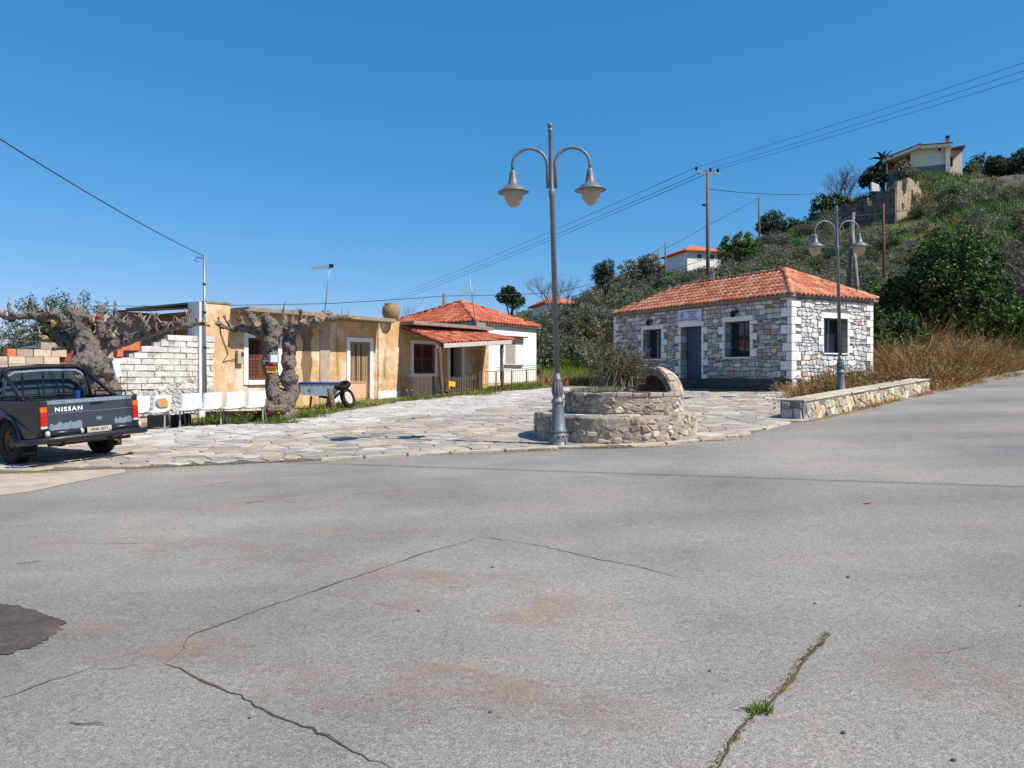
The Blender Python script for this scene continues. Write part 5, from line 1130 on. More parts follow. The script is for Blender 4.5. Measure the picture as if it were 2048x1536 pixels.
# cab
cab = MB(); prof = [(1.68,.45),(1.68,1.08),(1.82,1.57),(2.02,1.62),(2.75,1.6),(3.3,1.08),(4.55,1.0),(4.62,.9),(4.62,.45)]
def xs_(z): return .79 if z <= 1.08 else .79-.16*(z-1.08)/.54
n = len(prof); cab.add([(-xs_(z), y, z) for y, z in prof]+[(xs_(z), y, z) for y, z in prof], [tuple(range(n)), tuple(range(2*n-1, n-1, -1))]+[(i, n+i, n+(i+1) % n, (i+1) % n) for i in range(n)])
cb = cab.build('cab', M['truck'], TR, bevel=.03)
m = MB(); m.add([(-.62,1.69,1.12),(.62,1.69,1.12),(.55,1.80,1.52),(-.55,1.80,1.52)], [(0,1,2,3)]); o = m.build('rear_window', M['truck_glass'], TR); o.modifiers.new('s', 'SOLIDIFY').thickness = -.012
for s in (-1, 1):
    m = MB(); m.add([(s*.795,1.85,1.12),(s*.795,2.9,1.12),(s*.655,2.55,1.52),(s*.655,1.98,1.52)], [(0,1,2,3)]); o = m.build('side_window', M['truck_glass'], TR); o.modifiers.new('s', 'SOLIDIFY').thickness = .012
    m = MB(); m.box(s*.8-.1, s*.8+.1, 2.75, 2.82, 1.12, 1.26); o = m.build('wing_mirror', M['black'], TR, bevel=.02); o.location.x = s*.12
m = MB(); m.add([(-.62,2.82,1.54),(.62,2.82,1.54),(.7,3.26,1.12),(-.7,3.26,1.12)], [(0,1,2,3)]); o = m.build('windscreen', M['truck_glass'], TR); o.modifiers.new('s', 'SOLIDIFY').thickness = .012
m = MB(); rp = [(-.78,1.5,1.05),(-.74,1.5,1.35),(-.68,1.5,1.52),(-.56,1.5,1.59),(0,1.5,1.61),(.56,1.5,1.59),(.68,1.5,1.52),(.74,1.5,1.35),(.78,1.5,1.05)]; m.tube(rp, .04, 12); rb_ = m.build('roll_bar', M['black'], TR, True)
m = MB(); m.tube([(-.7,1.44,1.06),(-.66,1.44,1.36),(-.6,1.44,1.47),(-.5,1.44,1.52),(0,1.44,1.535),(.5,1.44,1.52),(.6,1.44,1.47),(.66,1.44,1.36),(.7,1.44,1.06)], .022, 10); m.build('inner_hoop', M['primer'], rb_, True)
for s in (-1, 1): m = MB(); m.tube([(s*.66,1.5,1.54),(s*.75,.62,1.06)], .036, 10); m.build('roll_bar_stay', M['black'], rb_, True)
for x in (-.34,0,.34): m = MB(); m.tube([(x,1.55,1.06),(x,1.55,1.56)], .016, 8); m.build('guard_bar', M['black'], rb_)
m = MB(); m.tube([(-.7,1.54,1.1),(.7,1.54,1.1)], .016, 8); m.build('guard_rail', M['black'], rb_)
m = MB(); m.tube([(.4,1.2,1.02),(.4,1.2,1.16)], .045, 10); o = m.build('blue_bottle', M['blue']); o.parent = None; o.matrix_world = TR.matrix_basis.copy(); tag(o, 'small blue plastic bottle in the bed of the pickup', 'bottle')

# ------------------------------------------------------------------ seat benches, cart
def shell(m, w):                                          # one moulded seat: backrest and seat in a single curved sheet
    prof = [(.22,.80),(.17,.72),(.13,.62),(.08,.52),(.02,.46),(-.08,.435),(-.25,.43),(-.38,.44),(-.42,.42)]
    vs = []
    for y, z in prof:
        for k in range(5): x = (k/4-.5)*w; vs.append((x, y-.03*(1-(2*k/4-1)**2)*(-1 if z > .5 else 0), z-.02*(1-(2*k/4-1)**2)*(1 if z < .5 else 0)))
    m.add(vs, [(i*5+k, (i+1)*5+k, (i+1)*5+k+1, i*5+k+1) for i in range(len(prof)-1) for k in range(4)])
def bench(label, A, B, n, stained=()):
    d_ = B-A; L_ = math.hypot(d_.x, d_.y); t = thing('seat_bench', label, 'bench', (A.x, A.y, G(A.x, A.y)+.04), math.atan2(d_.y, d_.x), 'plastic seat benches'); t.rotation_euler = (0, -math.atan2(G(B.x,B.y)-G(A.x,A.y), L_), math.atan2(d_.y, d_.x)); w_ = L_/n
    for i in range(n):
        m = MB(); shell(m, w_*.86); o = m.build('seat', M['plastic'], t, True); o.location = (w_*(i+.5), 0, 0); s_ = o.modifiers.new('s', 'SOLIDIFY'); s_.thickness = .018
        if i in stained:
            m = MB(); P = [(-.12,.155,.70),(.08,.165,.73),(.15,.14,.66),(.17,.06,.5),(-.02,.05,.5),(-.1,.1,.6)]; m.add([(x, y-.03, z) for x, y, z in P], [tuple(range(6))]); q = m.build('stain', M['tan_stain'], o); q.location = (0, .004, 0)
    m = MB(); m.box(.05, L_-.05, -.03, .03, .36, .41); m.build('beam', M['alu'], t)
    for i in range(n): m = MB(); m.tube([(w_*(i+.5),-.2,.43),(w_*(i+.5),-.02,.38)], .014, 6); m.tube([(w_*(i+1)-.02,-.42,.41),(w_*(i+1)-.08,-.3,.30)], .013, 6); m.build('bracket', M['alu'], t)
    for x in ((.1, L_-.1) if n < 3 else (.1, L_*.5, L_-.06)):
        m = MB(); m.tube([(x,-.3,0),(x,-.22,.37)], .02, 8); m.tube([(x,.3,0),(x,.1,.37)], .02, 8); m.tube([(x,-.36,.012),(x,.36,.012)], .016, 6); m.build('leg', M['alu'], t)
    return t
A, B = gp(357, 855), gp(534, 847); bench('row of four white plastic seats in front of the gnarled tree', A, B, 4)
A2, B2 = gp(258, 862), gp(344, 858); bench('shorter seat row with one tan stained seat beside the pickup', A2, B2, 2, (1,))
m = MB(); m.box(0, 1.5, 0, .3, 0, .3); o = m.build('dark_trough', M['bench_dark'], bevel=.02); P = gp(402, 847); o.location = (P.x, P.y+.25, P.z); o.rotation_euler = (0, 0, .14); tag(o, 'black trough standing under the row of four seats', 'trough')
m = MB(); m.box(0, .85, 0, .3, 0, .32); m.box(.85, 1.0, .02, .3, 0, .36); o = m.build('concrete_trough', M['bench_dark'], bevel=.02); P = gp(282, 858); o.location = (P.x, P.y+.3, P.z); o.rotation_euler = (0, 0, .1); tag(o, 'dark stone trough under the stained seat beside the pickup', 'trough')
P = gp(640, 822); ct = thing('tipped_cart', 'old tipped cart with a blue and white body leaning by the gnarled tree', 'cart', (P.x-.25, P.y+.9, P.z), .2)
m = MB(); b0 = [(-.62,-.35,.55),(.62,-.35,.5),(.62,.5,.5),(-.62,.5,.55),(-.72,-.45,.98),(.75,-.45,.98),(.75,.6,.98),(-.72,.6,.98)]; m.add(b0, [(0,3,2,1),(0,1,5,4),(1,2,6,5),(2,3,7,6),(3,0,4,7)]); o = m.build('tub', M['cart_panel'], ct); o.modifiers.new('s', 'SOLIDIFY').thickness = .03
m = MB(); m.tube([(-.72,-.45,.99),(.75,-.45,.99),(.75,.6,.99),(-.72,.6,.99),(-.72,-.45,.99)], .035, 8); m.build('blue_rim', M['blue'], ct, True)
m = MB(); m.box(-.76, -.735, -.44, .58, .58, .95); m.build('end_board', M['bench_dark'], ct)
m = MB(); m.tube([(.0,-.2,.5),(.55,-.35,.42),(.9,-.35,.75)], .05, 8); m.tube([(-.3,0,.5),(-.35,0,0)], .04, 8); m.tube([(.4,.3,.5),(.45,.3,0)], .04, 8); m.tube([(.35,-.3,.45),(.3,-.3,0)], .06, 8); m.build('chassis', M['bench_dark'], ct)
def tyre(loc, rot, R_=.3, nm='tyre'):
    m = MB(); n = 28; prof = [(R_*.62,-.07),(R_*.9,-.085),(R_,-.04),(R_,.04),(R_*.9,.085),(R_*.62,.07),(R_*.58,0),(R_*.62,-.07)]; vs = [(r*math.cos(2*math.pi*k/n), r*math.sin(2*math.pi*k/n), h) for r, h in prof for k in range(n)]
    m.add(vs, [(i*n+k, i*n+(k+1) % n, (i+1)*n+(k+1) % n, (i+1)*n+k) for i in range(len(prof)-1) for k in range(n)]); o = m.build(nm, M['rubber'], ct, True); o.location = loc; o.rotation_euler = rot; return o
tyre((.88,-.42,.9), (.35, -.25, 0)); tyre((1.05,.1,.42), (1.2, .3, .9), .42)
ct.scale = (.84, .84, .86)
m = MB(); m.lathe([(.24,-.05),(.24,.05),(.1,.06),(.02,.06)], 18); o = m.build('wheel_disc', M['fascia'], ct); o.location = (1.05,.06,.42); o.rotation_euler = (1.2,.3,.9)
P = gp(655, 824); o = MB(); o.tube([(0,0,0),(-.06,.03,.35),(-.14,.06,.7)], [.10,.09,.07], 10); ob = o.build('leaning_log', M['grey_wood'], smooth=True); ob.location = (P.x+.15, P.y+.1, P.z); tag(ob, 'short grey log propped against the tipped cart', 'log')
P = gp(420, 800); o = thing('scrap_wheel', 'old black wheel leaning at the corner of the ochre house', 'wheel', (P.x+.1, P.y-1.4, G(P.x, P.y-1.4)))
m = MB(); n = 24; prof = [(.16,-.06),(.27,-.07),(.3,0),(.27,.07),(.16,.06)]; m.add([(h, r*math.cos(2*math.pi*k/n), .3+r*math.sin(2*math.pi*k/n)) for r, h in prof for k in range(n)], [(i*n+k, i*n+(k+1) % n, (i+1)*n+(k+1) % n, (i+1)*n+k) for i in range(len(prof)-1) for k in range(n)]); m.build('tyre', M['rubber'], o, True)
m = MB(); m.box(-.3,-.2,-.1,.0,0,.75); m.build('upright', M['black'], o)
# ------------------------------------------------------------------ pollarded trees with gnarled limbs
def gnarled(name_label, D, limbs, knobs, base, disp=.05, twigs=200, seed=3, fat=1.):
    random.seed(seed); t = thing('pollarded_tree', name_label, 'tree', base, 0, 'pollarded trees'); s = D/FPX; B = Vector(base); m = MB(); tips = []
    for li, L_ in enumerate(limbs):
        pts = []; rs = []
        ph = li*3.7; dep = random.choice((-1, 1))*U(.1, .4)
        for i, q in enumerate(L_):
            px, py, r = q[:3]; r *= .8*fat if r < 30 else .92; f = i/(len(L_)-1)
            off = q[3] if len(q) > 3 else dep*f
            pts.append(at(px, py, D)-B+Vector((0, off, 0))); rs.append(r*s)
        P2 = []; R2 = []
        for i in range(len(pts)-1):
            n = max(2, int((pts[i+1]-pts[i]).length/.07))
            for k in range(n):
                f = k/n; p = pts[i].lerp(pts[i+1], f); r = lerp(rs[i], rs[i+1], f); d_ = Vector((noise.noise(p*2.2+Vector((ph,0,0))), noise.noise(p*2.2+Vector((0,ph,0))), noise.noise(p*2.2+Vector((0,0,ph)))))
                P2.append(p+d_*r*.7); R2.append(r*(1+.28*noise.noise(p*5+Vector((ph,1,2)))))
        P2.append(pts[-1]); R2.append(rs[-1]); m.tube(P2, R2, 12)
        for k in range(len(P2)//5, len(P2)):
            if R2[k] < 14*s: tips.append((P2[k], R2[k]))
    for i, (px, py, r) in enumerate(knobs):
        r *= .62*fat if r < 28 else .88
        c = at(px, py, D)-B+Vector((0, U(-.35, .2), 0)); m.blob(c, (r*s*U(.9,1.2), r*s, r*s*U(.7,1)), 12, 9, .7, i+seed)
        for k in range(7): d_ = Vector((U(-1,1), U(-1,1), U(-.3,1))).normalized(); m.blob(c+d_*r*s*.8, r*s*U(.25,.45), 8, 6, .4, i*9+k)
        tips.append((c+Vector((0,0,r*s*.6)), r*s*.3)); tips.append((c+Vector((U(-.1,.1),-r*s*.6,r*s*.4)), r*s*.3)); tips.append((c+Vector((0,0,r*s*.6)), r*s*.3))
    o = m.build('trunk', M['bark'], t); rm = o.modifiers.new('r', 'REMESH'); rm.mode = 'VOXEL'; rm.voxel_size = .02; rm.use_smooth_shade = True
    for k, (sz, st) in enumerate(((.14, disp), (.05, disp*.6), (.022, disp*.22))):
        tx = bpy.data.textures.new('bark_relief', 'CLOUDS'); tx.noise_scale = sz; tx.noise_depth = 3; dm = o.modifiers.new('d%d' % k, 'DISPLACE'); dm.texture = tx; dm.strength = st; dm.texture_coords = 'LOCAL'; dm.mid_level = .5
    tw = MB()
    for _ in range(twigs):
        p, r = random.choice(tips); d_ = Vector((U(-.7,.7), U(-.6,.6), U(.35,1.3))).normalized(); L_ = U(.05, .2)*(1.9 if random.random() < .12 else 1); q = p+d_*L_*.5+Vector((U(-.03,.03), U(-.03,.03), .02)); e = p+d_*L_
        tw.tube([p, q, e], [U(.014,.03), U(.012,.022), .008], 6)
        if random.random() < .4: tw.tube([q, q+(d_+Vector((U(-1,1), U(-1,1), .3))).normalized()*L_*.45], [.010, .004], 5)
    tw.build('twigs', M['twig'], t, kind='stuff'); return t
L1 = [[(196,890,44),(196,830,43),(194,780,42),(193,745,41),(191,715,33),(184,690,26),(176,665,21),(168,642,16),(158,624,10),(152,612,5)],
      [(197,720,22),(202,690,20),(206,662,15),(209,640,10),(214,622,6)],
      [(180,705,22),(160,686,18),(132,683,14),(112,668,12),(98,650,11),(78,636,10),(50,630,9),(22,632,8),(2,638,7),(-10,634,5)],
      [(70,634,8),(98,631,9),(124,634,9),(150,640,8)], [(22,632,7),(10,618,5),(6,604,3)], [(60,630,6),(62,616,4),(70,604,2)], [(130,684,9),(112,688,8),(95,678,6)],
      [(200,700,22),(222,686,17),(248,677,14),(280,668,12),(312,660,10),(340,652,8),(364,652,6.5),(386,648,5),(412,650,3.5)],
      [(205,672,16),(226,652,12),(238,636,8),(238,618,5)], [(310,660,8),(318,644,5),(322,632,3)], [(345,652,6),(362,640,5),(366,626,3)], [(205,705,14),(224,695,10),(238,688,7)], [(228,650,7),(252,644,5),(268,654,4)], [(290,664,7),(296,648,5),(294,636,3)]]
K1 = [(122,632,15),(160,628,18),(188,640,17),(200,622,12),(228,672,13),(176,655,18),(96,676,9),(10,632,8),(60,630,8),(290,658,9),(330,648,9),(358,644,8),(196,740,46),(212,650,12),(150,650,12)]
T1 = gnarled('massive pollarded tree with a bulbous trunk and knobbly limbs behind the pickup', 16.5, L1, K1, (-9.12, 16.5, G(-9.12, 16.5)), .08, 150, 3)
L2 = [[(566,848,34),(562,825,34),(556,805,26),(543,780,15),(540,750,14),(540,720,16),(544,695,17),(552,672,16),(545,650,12),(535,632,7)],
      [(568,820,26),(580,790,17),(582,765,18),(577,735,15),(575,705,15),(576,680,14),(578,662,13),(590,652,10)],
      [(545,700,15),(530,678,12),(510,664,10),(488,658,8),(465,658,6),(446,652,4),(436,648,2.5)], [(535,668,13),(520,650,11),(508,636,8),(502,622,4)],
      [(578,664,13),(600,656,11),(625,648,10),(648,640,9),(668,640,6),(690,638,4),(706,636,2.5)], [(468,658,5),(456,644,3),(455,634,2)], [(560,668,12),(568,650,9),(566,634,5),(560,620,3)], [(604,654,7),(604,636,5),(610,622,3)], [(488,656,6),(478,640,4),(472,632,3)], [(556,835,20),(548,845,18),(540,850,12)], [(576,838,20),(588,846,14),(594,850,8)]]
K2 = [(522,648,17),(536,634,12),(508,640,11),(552,655,15),(575,655,12),(612,648,12),(640,638,13),(664,638,8),(560,815,30),(584,760,19),(541,795,14),(580,730,12),(590,648,10),(686,637,5)]
T2 = gnarled('twin-stemmed pollarded tree with two letterboxes before the ochre house', 20.3, L2, K2, (-6.22, 20.3, G(-6.22, 20.3)), .08, 170, 8, 1.08)
M['cut_wood'] = pm('pale_cut_wood', S(186,150,112), .3, 22, .85, .3, 60, spots=[(S(130,92,66), 9, .56, .68)])
for tr, D, scars in ((T1, 16.5, ((120,647,8),(228,672,6),(150,640,6),(96,680,5),(205,645,6))), (T2, 20.3, ((641,637,10),(522,652,7),(556,668,6),(612,650,5),(505,640,5)))):
    for px, py, r in scars:                              # sawn stubs with pale end grain
        p = at(px, py, D)-Vector(tr.location); s_ = D/FPX; dr_ = Vector((U(-.5,.5), -1, U(-.1,.5))).normalized(); m = MB(); m.tube([p+Vector((0,.1,0)), p+dr_*.22, p+dr_*.26], [r*s_*1.1, r*s_, r*s_*.92], 12); m.build('sawn_stub', M['cut_wood'], tr)
random.seed(11)
P = at(548, 716, 19.9); lb = thing('letterbox', 'pale grey metal letterbox fixed to the twin-stemmed tree', 'letterbox', (P.x, P.y, P.z), .35)
m = MB(); m.box(-.115,.115,-.1,.02,-.14,.14); m.build('box', M['steel'], lb, bevel=.012); m = MB(); m.box(-.09,.09,-.106,-.098,-.11,.08); m.build('door', M['plastic'], lb, bevel=.004); m = MB(); m.box(-.07,.07,-.107,-.1,.1,.115); m.build('slot', M['black'], lb)
P = at(544, 738, 19.9); lb = thing('letterbox', 'yellow letterbox with a red lid fixed low on the twin-stemmed tree', 'letterbox', (P.x, P.y, P.z), .25)
m = MB(); m.box(-.13,.13,-.12,.02,-.1,.02); m.build('box', M['yellow'], lb, bevel=.01); m = MB(); m.hexa([(-.15,-.16,.02),(.15,-.16,.02),(.15,.03,.06),(-.15,.03,.06),(-.15,-.16,.04),(.15,-.16,.04),(.15,.03,.11),(-.15,.03,.11)]); m.build('lid', M['red'], lb, bevel=.006); m = MB(); m.box(-.09,.09,-.123,-.118,-.05,-.03); m.build('slot', M['black'], lb)
P = at(197, 633, 15.8); m = MB(); m.blob((0,0,0), (.05,.05,.055), 10, 8, .1); o = m.build('red_float', M['red'], smooth=True); o.location = P; tag(o, 'small red ball caught in the knobbly tree behind the pickup', 'ball')

# ------------------------------------------------------------------ leafy trees and shrubs
OLIVE = [S(124,130,106), S(104,111,84), S(140,144,122), S(84,91,66)]; GREEN = [S(92,120,48), S(68,98,38), S(118,142,60), S(54,80,32)]; DARK = [S(48,66,38), S(60,80,44), S(40,54,32)]
BROWN = [S(128,106,78), S(150,120,84), S(108,90,66)]; DRY = [S(172,132,84), S(196,160,108), S(150,106,66), S(132,92,58), S(206,176,126)]; LUSH = [S(96,134,44), S(120,152,58), S(80,114,38), S(150,160,70)]
def crown_points(n, R3, lobes=9, shell=.55, seed=0, drop=.25):
    r = np.random.default_rng(seed+100); L_ = r.normal(size=(lobes, 3)); L_ /= np.linalg.norm(L_, axis=1)[:, None]; L_ *= r.uniform(.35, .72, lobes)[:, None]; L_[:, 2] = np.abs(L_[:, 2])*(1.0 if drop < .5 else 1.5)-drop
    rad = r.uniform(.3, .52, lobes); k = r.integers(0, lobes, n); d_ = r.normal(size=(n, 3)); d_ /= np.linalg.norm(d_, axis=1)[:, None]; q = r.uniform(0, 1, n)**(1/3)*(1-shell)+shell
    nb = 26; cl = r.normal(size=(nb, 3)); cl /= np.linalg.norm(cl, axis=1)[:, None]                        # clumps: pull directions towards spray centres
    w_ = cl[(d_ @ cl.T).argmax(1)]; d_ = d_*.6+w_*.4; d_ /= np.linalg.norm(d_, axis=1)[:, None]
    P = L_[k]+d_*(rad[k]*q*r.uniform(.75, 1.15, n))[:, None]; return P*np.array(R3)
def leafy(name, label, base, H, R_, cols, n, leaf, group='trees on the hillside', aspect=.5, lobes=9, cat='tree', trunk=.35, seed=None, up=.3, Ry=None, mixk=.35):
    low = .34 if cat == 'bush' else .42
    sd_ = seed if seed is not None else int(abs(base[0]*13+base[1]*7)); t = thing(name, label, cat, base, 0, group); ch = H*(1-trunk); Ry = Ry or R_
    P = crown_points(n, (R_*1.05, Ry*1.05, ch*(.62 if cat != 'bush' else .74)), lobes, .5, sd_, .55 if cat == 'bush' else .25)+np.array([0, 0, H*trunk+ch*low]); P = P[P[:, 2] > .05]
    V, F, C = leafquads(P, leaf, colmix(len(P), cols, mixk), up, aspect); npmesh('crown', V, F, C, M['leaf'], t)
    m = MB(); r0 = max(.06, H*.025); m.tube([(0,0,-.3), (.05*H*U(-1,1),0,H*trunk*.6), (.04*H*U(-1,1),.03*H,H*trunk+ch*.35)], [r0*1.3, r0, r0*.5], 8)
    for k in range(5):
        a = 6.28*k/5+U(-.4,.4); m.tube([(0,0,H*trunk*.7), (R_*.3*math.cos(a), Ry*.3*math.sin(a), H*trunk+ch*.25), (R_*.62*math.cos(a), Ry*.62*math.sin(a), H*trunk+ch*U(.3,.6))], [r0*.6, r0*.35, r0*.12], 6)
    m.build('trunk', M['trunk'], t, True); return t
def bare(name, label, base, H, spread, n=5, lean=(0,0), mat='grey_twig', group='trees on the hillside', cat='tree', depth=5, r0=None, seed=1):
    t = thing(name, label, cat, base, 0, group); m = MB(); rr = random.Random(seed)
    def grow(p, d_, L_, r, k):
        q = p+d_*L_*.5+Vector((rr.uniform(-1,1), rr.uniform(-1,1), 0))*L_*.06; e = p+d_*L_; m.tube([p, q, e], [r, r*.85, r*.62], 5 if k > 2 else 3, False)
        if k <= 0: return
        for _ in range(3 if k > 1 else 4):
            nd = (d_+Vector((rr.uniform(-1,1)*spread, rr.uniform(-1,1)*spread, rr.uniform(-.3,.55)))).normalized(); grow(e if rr.random() < .6 else q, nd, L_*rr.uniform(.55, .85), r*.58, k-1)
    r0 = r0 or H*.022
    for _ in range(n): grow(Vector((0,0,-.1)), Vector((lean[0]+rr.uniform(-.5,.5)*spread*(n > 1), lean[1]+rr.uniform(-.5,.5)*spread*(n > 1), 1)).normalized(), H*.3, r0, depth)
    m.build('branches', M[mat], t); return t
def gpt(px, Y, dz=0): x = (px-1024)/FPX*Y; return (x, Y, T(x, Y)+dz)
leafy('dense_bush', 'big dense dark green bush right of the stone house', gpt(1895, 40.5), 7.9, 4.4, [tuple(x*.85 for x in c) for c in GREEN]+DARK, 64000, .19, None, .55, 16, 'bush', .0, 5, .5, 3.0)
leafy('dense_bush', 'second leafy green bush at the right edge above the dry weeds', gpt(2050, 40), 4.0, 2.9, GREEN, 26000, .19, None, .55, 12, 'bush', .0, 9, .5)
leafy('dense_bush', 'dark low bush tucked against the gable side of the stone house', gpt(1790, 36.5), 3.9, 2.2, GREEN[1:]+DARK, 14000, .17, None, .55, 10, 'bush', .0, 14, .4)
b = bare('brush_tangle', 'grey leafless tangle of branches right of the big bush', gpt(2020, 46), 8, .9, 10, seed=4, group=None, depth=4); b2_ = bare('brush_tangle', 'grey bare brush on the slope above the big bush', gpt(1950, 52), 6.5, .9, 9, seed=7, group=None, depth=4)
TREES = [('pine_tree','round dark pine standing behind the white house',1020,76,617,570,2.0,DARK,6000,.26,.4),('conifer','pointed blue-green conifer on the lower skyline',1212,78,575,513,1.6,DARK+OLIVE[1:2],5000,.24,.3),
 ('grey_tree','pale grey-green tree left of the slope poles',1285,80,560,505,2.6,OLIVE,4200,.26,.55),('leafy_tree','rounded green tree right of the small white cottage',1480,84,520,462,2.6,GREEN+OLIVE[1:2],5500,.28,.5),
 ('dark_tree','dark tree clump under the skyline pole',1562,104,470,415,3.2,DARK+OLIVE[1:2],6500,.3,.5),('dark_tree','dark green tree left of the ruined stone building',1655,104,455,372,3.3,DARK+GREEN[2:],8000,.3,.5),
 ('dark_tree','dark tree in front of the hilltop villa veranda',1742,108,372,325,1.9,DARK,6000,.3,.5),('olive_tree','grey olive tree before the wall of the hilltop villa',1812,104,356,318,2.1,OLIVE[1:],5000,.3,.35),
 ('dark_tree','large dark tree on the hilltop right of the villa',1990,120,352,284,3.9,DARK+OLIVE[1:2],9000,.34,.5),('dark_tree','dark tree cut by the right edge on the hilltop',2050,118,352,290,3.4,DARK,7000,.34,.5),('olive_tree','small grey-green tree just right of the villa wing',1945,118,356,324,1.6,OLIVE[1:]+DARK[:1],4000,.3,.3),
 ('leafy_tree','yellow-green shrub below the villa wall',1862,104,374,346,1.4,LUSH[1:]+OLIVE[:1],3000,.28,.2)]
for nm, lb_, px, Y, pb0, pt0, R_, cols, n, lf, asp in TREES:
    z0 = ZC+(HZ-pb0)/FPX*Y; H = (pb0-pt0)/FPX*Y; x = (px-1024)/FPX*Y; g = T(x, Y); zb = min(g, z0) if g < z0+1 else g
    leafy(nm, lb_, (x, Y, zb), ZC+(HZ-pt0)/FPX*Y-zb+.3, R_, cols, n, lf, aspect=asp, lobes=8, trunk=max(.08, 1-1.15*H/max(H, ZC+(HZ-pt0)/FPX*Y-zb)))
leafy('olive_tree', 'bushy olive tree behind the brick wall at the left edge', (-20.3, 34, G(-20.3, 34)), 5.0, 3.0, OLIVE[1:]+DARK[:2], 34000, .15, 'olive trees at the left', .3, 12, 'tree', .1, 3)
leafy('olive_tree', 'dark olive foliage cut by the left edge of the picture', (-24.5, 36, G(-24.5, 36)), 3.8, 2.6, OLIVE[1:]+DARK, 24000, .13, 'olive trees at the left', .3, 10, 'tree', .1, 6)
for i, (px, Y, H_, R_, wh) in enumerate(((1078, 50, 3.4, 2.0, 'between the white house and the big lamp post'), (1135, 53, 3.8, 2.7, 'just right of the big lamp post'), (1182, 51, 3.6, 2.5, 'midway from the big lamp post to the stone house'), (1225, 50, 3.6, 2.5, 'at the left end of the stone house'), (1275, 54, 3.8, 2.8, 'over the left end of the stone house roof'))):
    leafy('olive_tree', 'dark grey-green olive tree '+wh, gpt(px, Y), H_, R_, OLIVE[1:]+DARK[:1], 11000, .17, 'olive thicket at the foot of the slope', .3, 11, 'tree', .05, 30+i)
bare('bare_tree', 'bare tree leaning behind the big lamp post', gpt(1140, 70), 7.5, .75, 1, (-.55, 0), depth=6, r0=.14, seed=12); bare('bare_tree', 'spreading bare grey tree on the skyline left of the ruin', gpt(1690, 106), 8, .8, 4, (-.3, 0), depth=5, r0=.12, seed=5)
bare('bare_tree', 'small bare sapling showing over the ochre roof', (-8.2, 55, G(-8.2, 55)), 6.3, .6, 3, depth=4, r0=.05, seed=21)
pt = thing('palm_tree', 'palm tree beside the roof of the hilltop villa', 'palm', gpt(1765, 108)); ptop_ = ZC+(HZ-318)/FPX*108-pt.location.z
m = MB(); m.tube([(0,0,-.3),(.1,0,ptop_*.5),(0,0,ptop_)], [.3,.24,.2], 10); m.build('trunk', M['trunk'], pt, True)
for k in range(26):
    a = 6.28*k/26*3.1; el = U(-.5, 1.3); L_ = U(1.5, 2.2); mm = MB(); Q = []
    for i in range(6):
        f = i/5; Q.append(Vector((math.cos(a)*math.cos(el)*L_*f, math.sin(a)*math.cos(el)*L_*f, ptop_+math.sin(el)*L_*f-.7*f*f)))
    sd2 = Vector((-math.sin(a), math.cos(a), 0)); mm.col = jit(random.choice(DARK), .2); vs = []
    for i, q in enumerate(Q): w_ = .24*(1-.75*abs(i/5-.35)); vs += [q+sd2*w_-Vector((0,0,.12)), q, q-sd2*w_-Vector((0,0,.12))]
    mm.add(vs, [f for i in range(5) for f in ((3*i,3*i+1,3*i+4,3*i+3),(3*i+1,3*i+2,3*i+5,3*i+4))]); mm.build('frond', M['leaf'], pt)
# planter bush
pbz = zt2+.05; pbu = thing('planter_shrub', 'half-dry twiggy shrub growing in the round stone planter', 'shrub', (PC.x-.02, PC.y+.05, pbz))
m = MB(); rr = random.Random(5); tipp = []
for k in range(46):
    a = rr.uniform(0, 6.28); l = rr.uniform(.45, 1.12); tx = Vector((math.cos(a)*rr.uniform(.1,.5), math.sin(a)*rr.uniform(.1,.4), l)).normalized()*l*.85; p0 = Vector((rr.uniform(-.42,.45), rr.uniform(-.3,.3), 0)); q = p0+tx*.5+Vector((rr.uniform(-.05,.05),0,.04)); e = p0+tx; m.tube([p0, q, e], [.014,.009,.004], 5, False)
    for _ in range(4): f = rr.uniform(.35, 1); c = p0.lerp(e, f); tipp.append(c); e2 = c+Vector((rr.uniform(-.16,.16), rr.uniform(-.16,.16), rr.uniform(.05,.22))); m.tube([c, e2], [.006,.002], 4, False); tipp.append(e2)
m.build('twigs', M['twig'], pbu)
tp_ = np.array([tuple(q) for q in tipp]); P = tp_[rng.integers(0, len(tp_), 5200)]+rng.normal(size=(5200, 3))*.05; keep = (P[:, 0] > -.05) | (rng.uniform(size=5200) < .5); P = P[keep & (P[:, 2] > 0)]
V, F, C = leafquads(P, .05, colmix(len(P), [S(70,84,44), S(90,92,52), S(120,92,58), S(56,70,40)], .3), .3, .35); npmesh('leaves', V, F, C, M['leaf'], pbu)
n = 1500; a = rng.uniform(0, 6.28, n); r = rng.uniform(.3, .8, n); P = np.stack([-.35+r*np.cos(a)*.6, -.45+r*np.sin(a)*.3, np.zeros(n)], 1); V, F, C = blades(P, rng.uniform(.04, .14, n), .012, colmix(n, [S(150,150,120), S(120,124,96), S(170,164,140)], .2), .6); npmesh('dry_weeds', V, F, C, M['grass'], pbu)

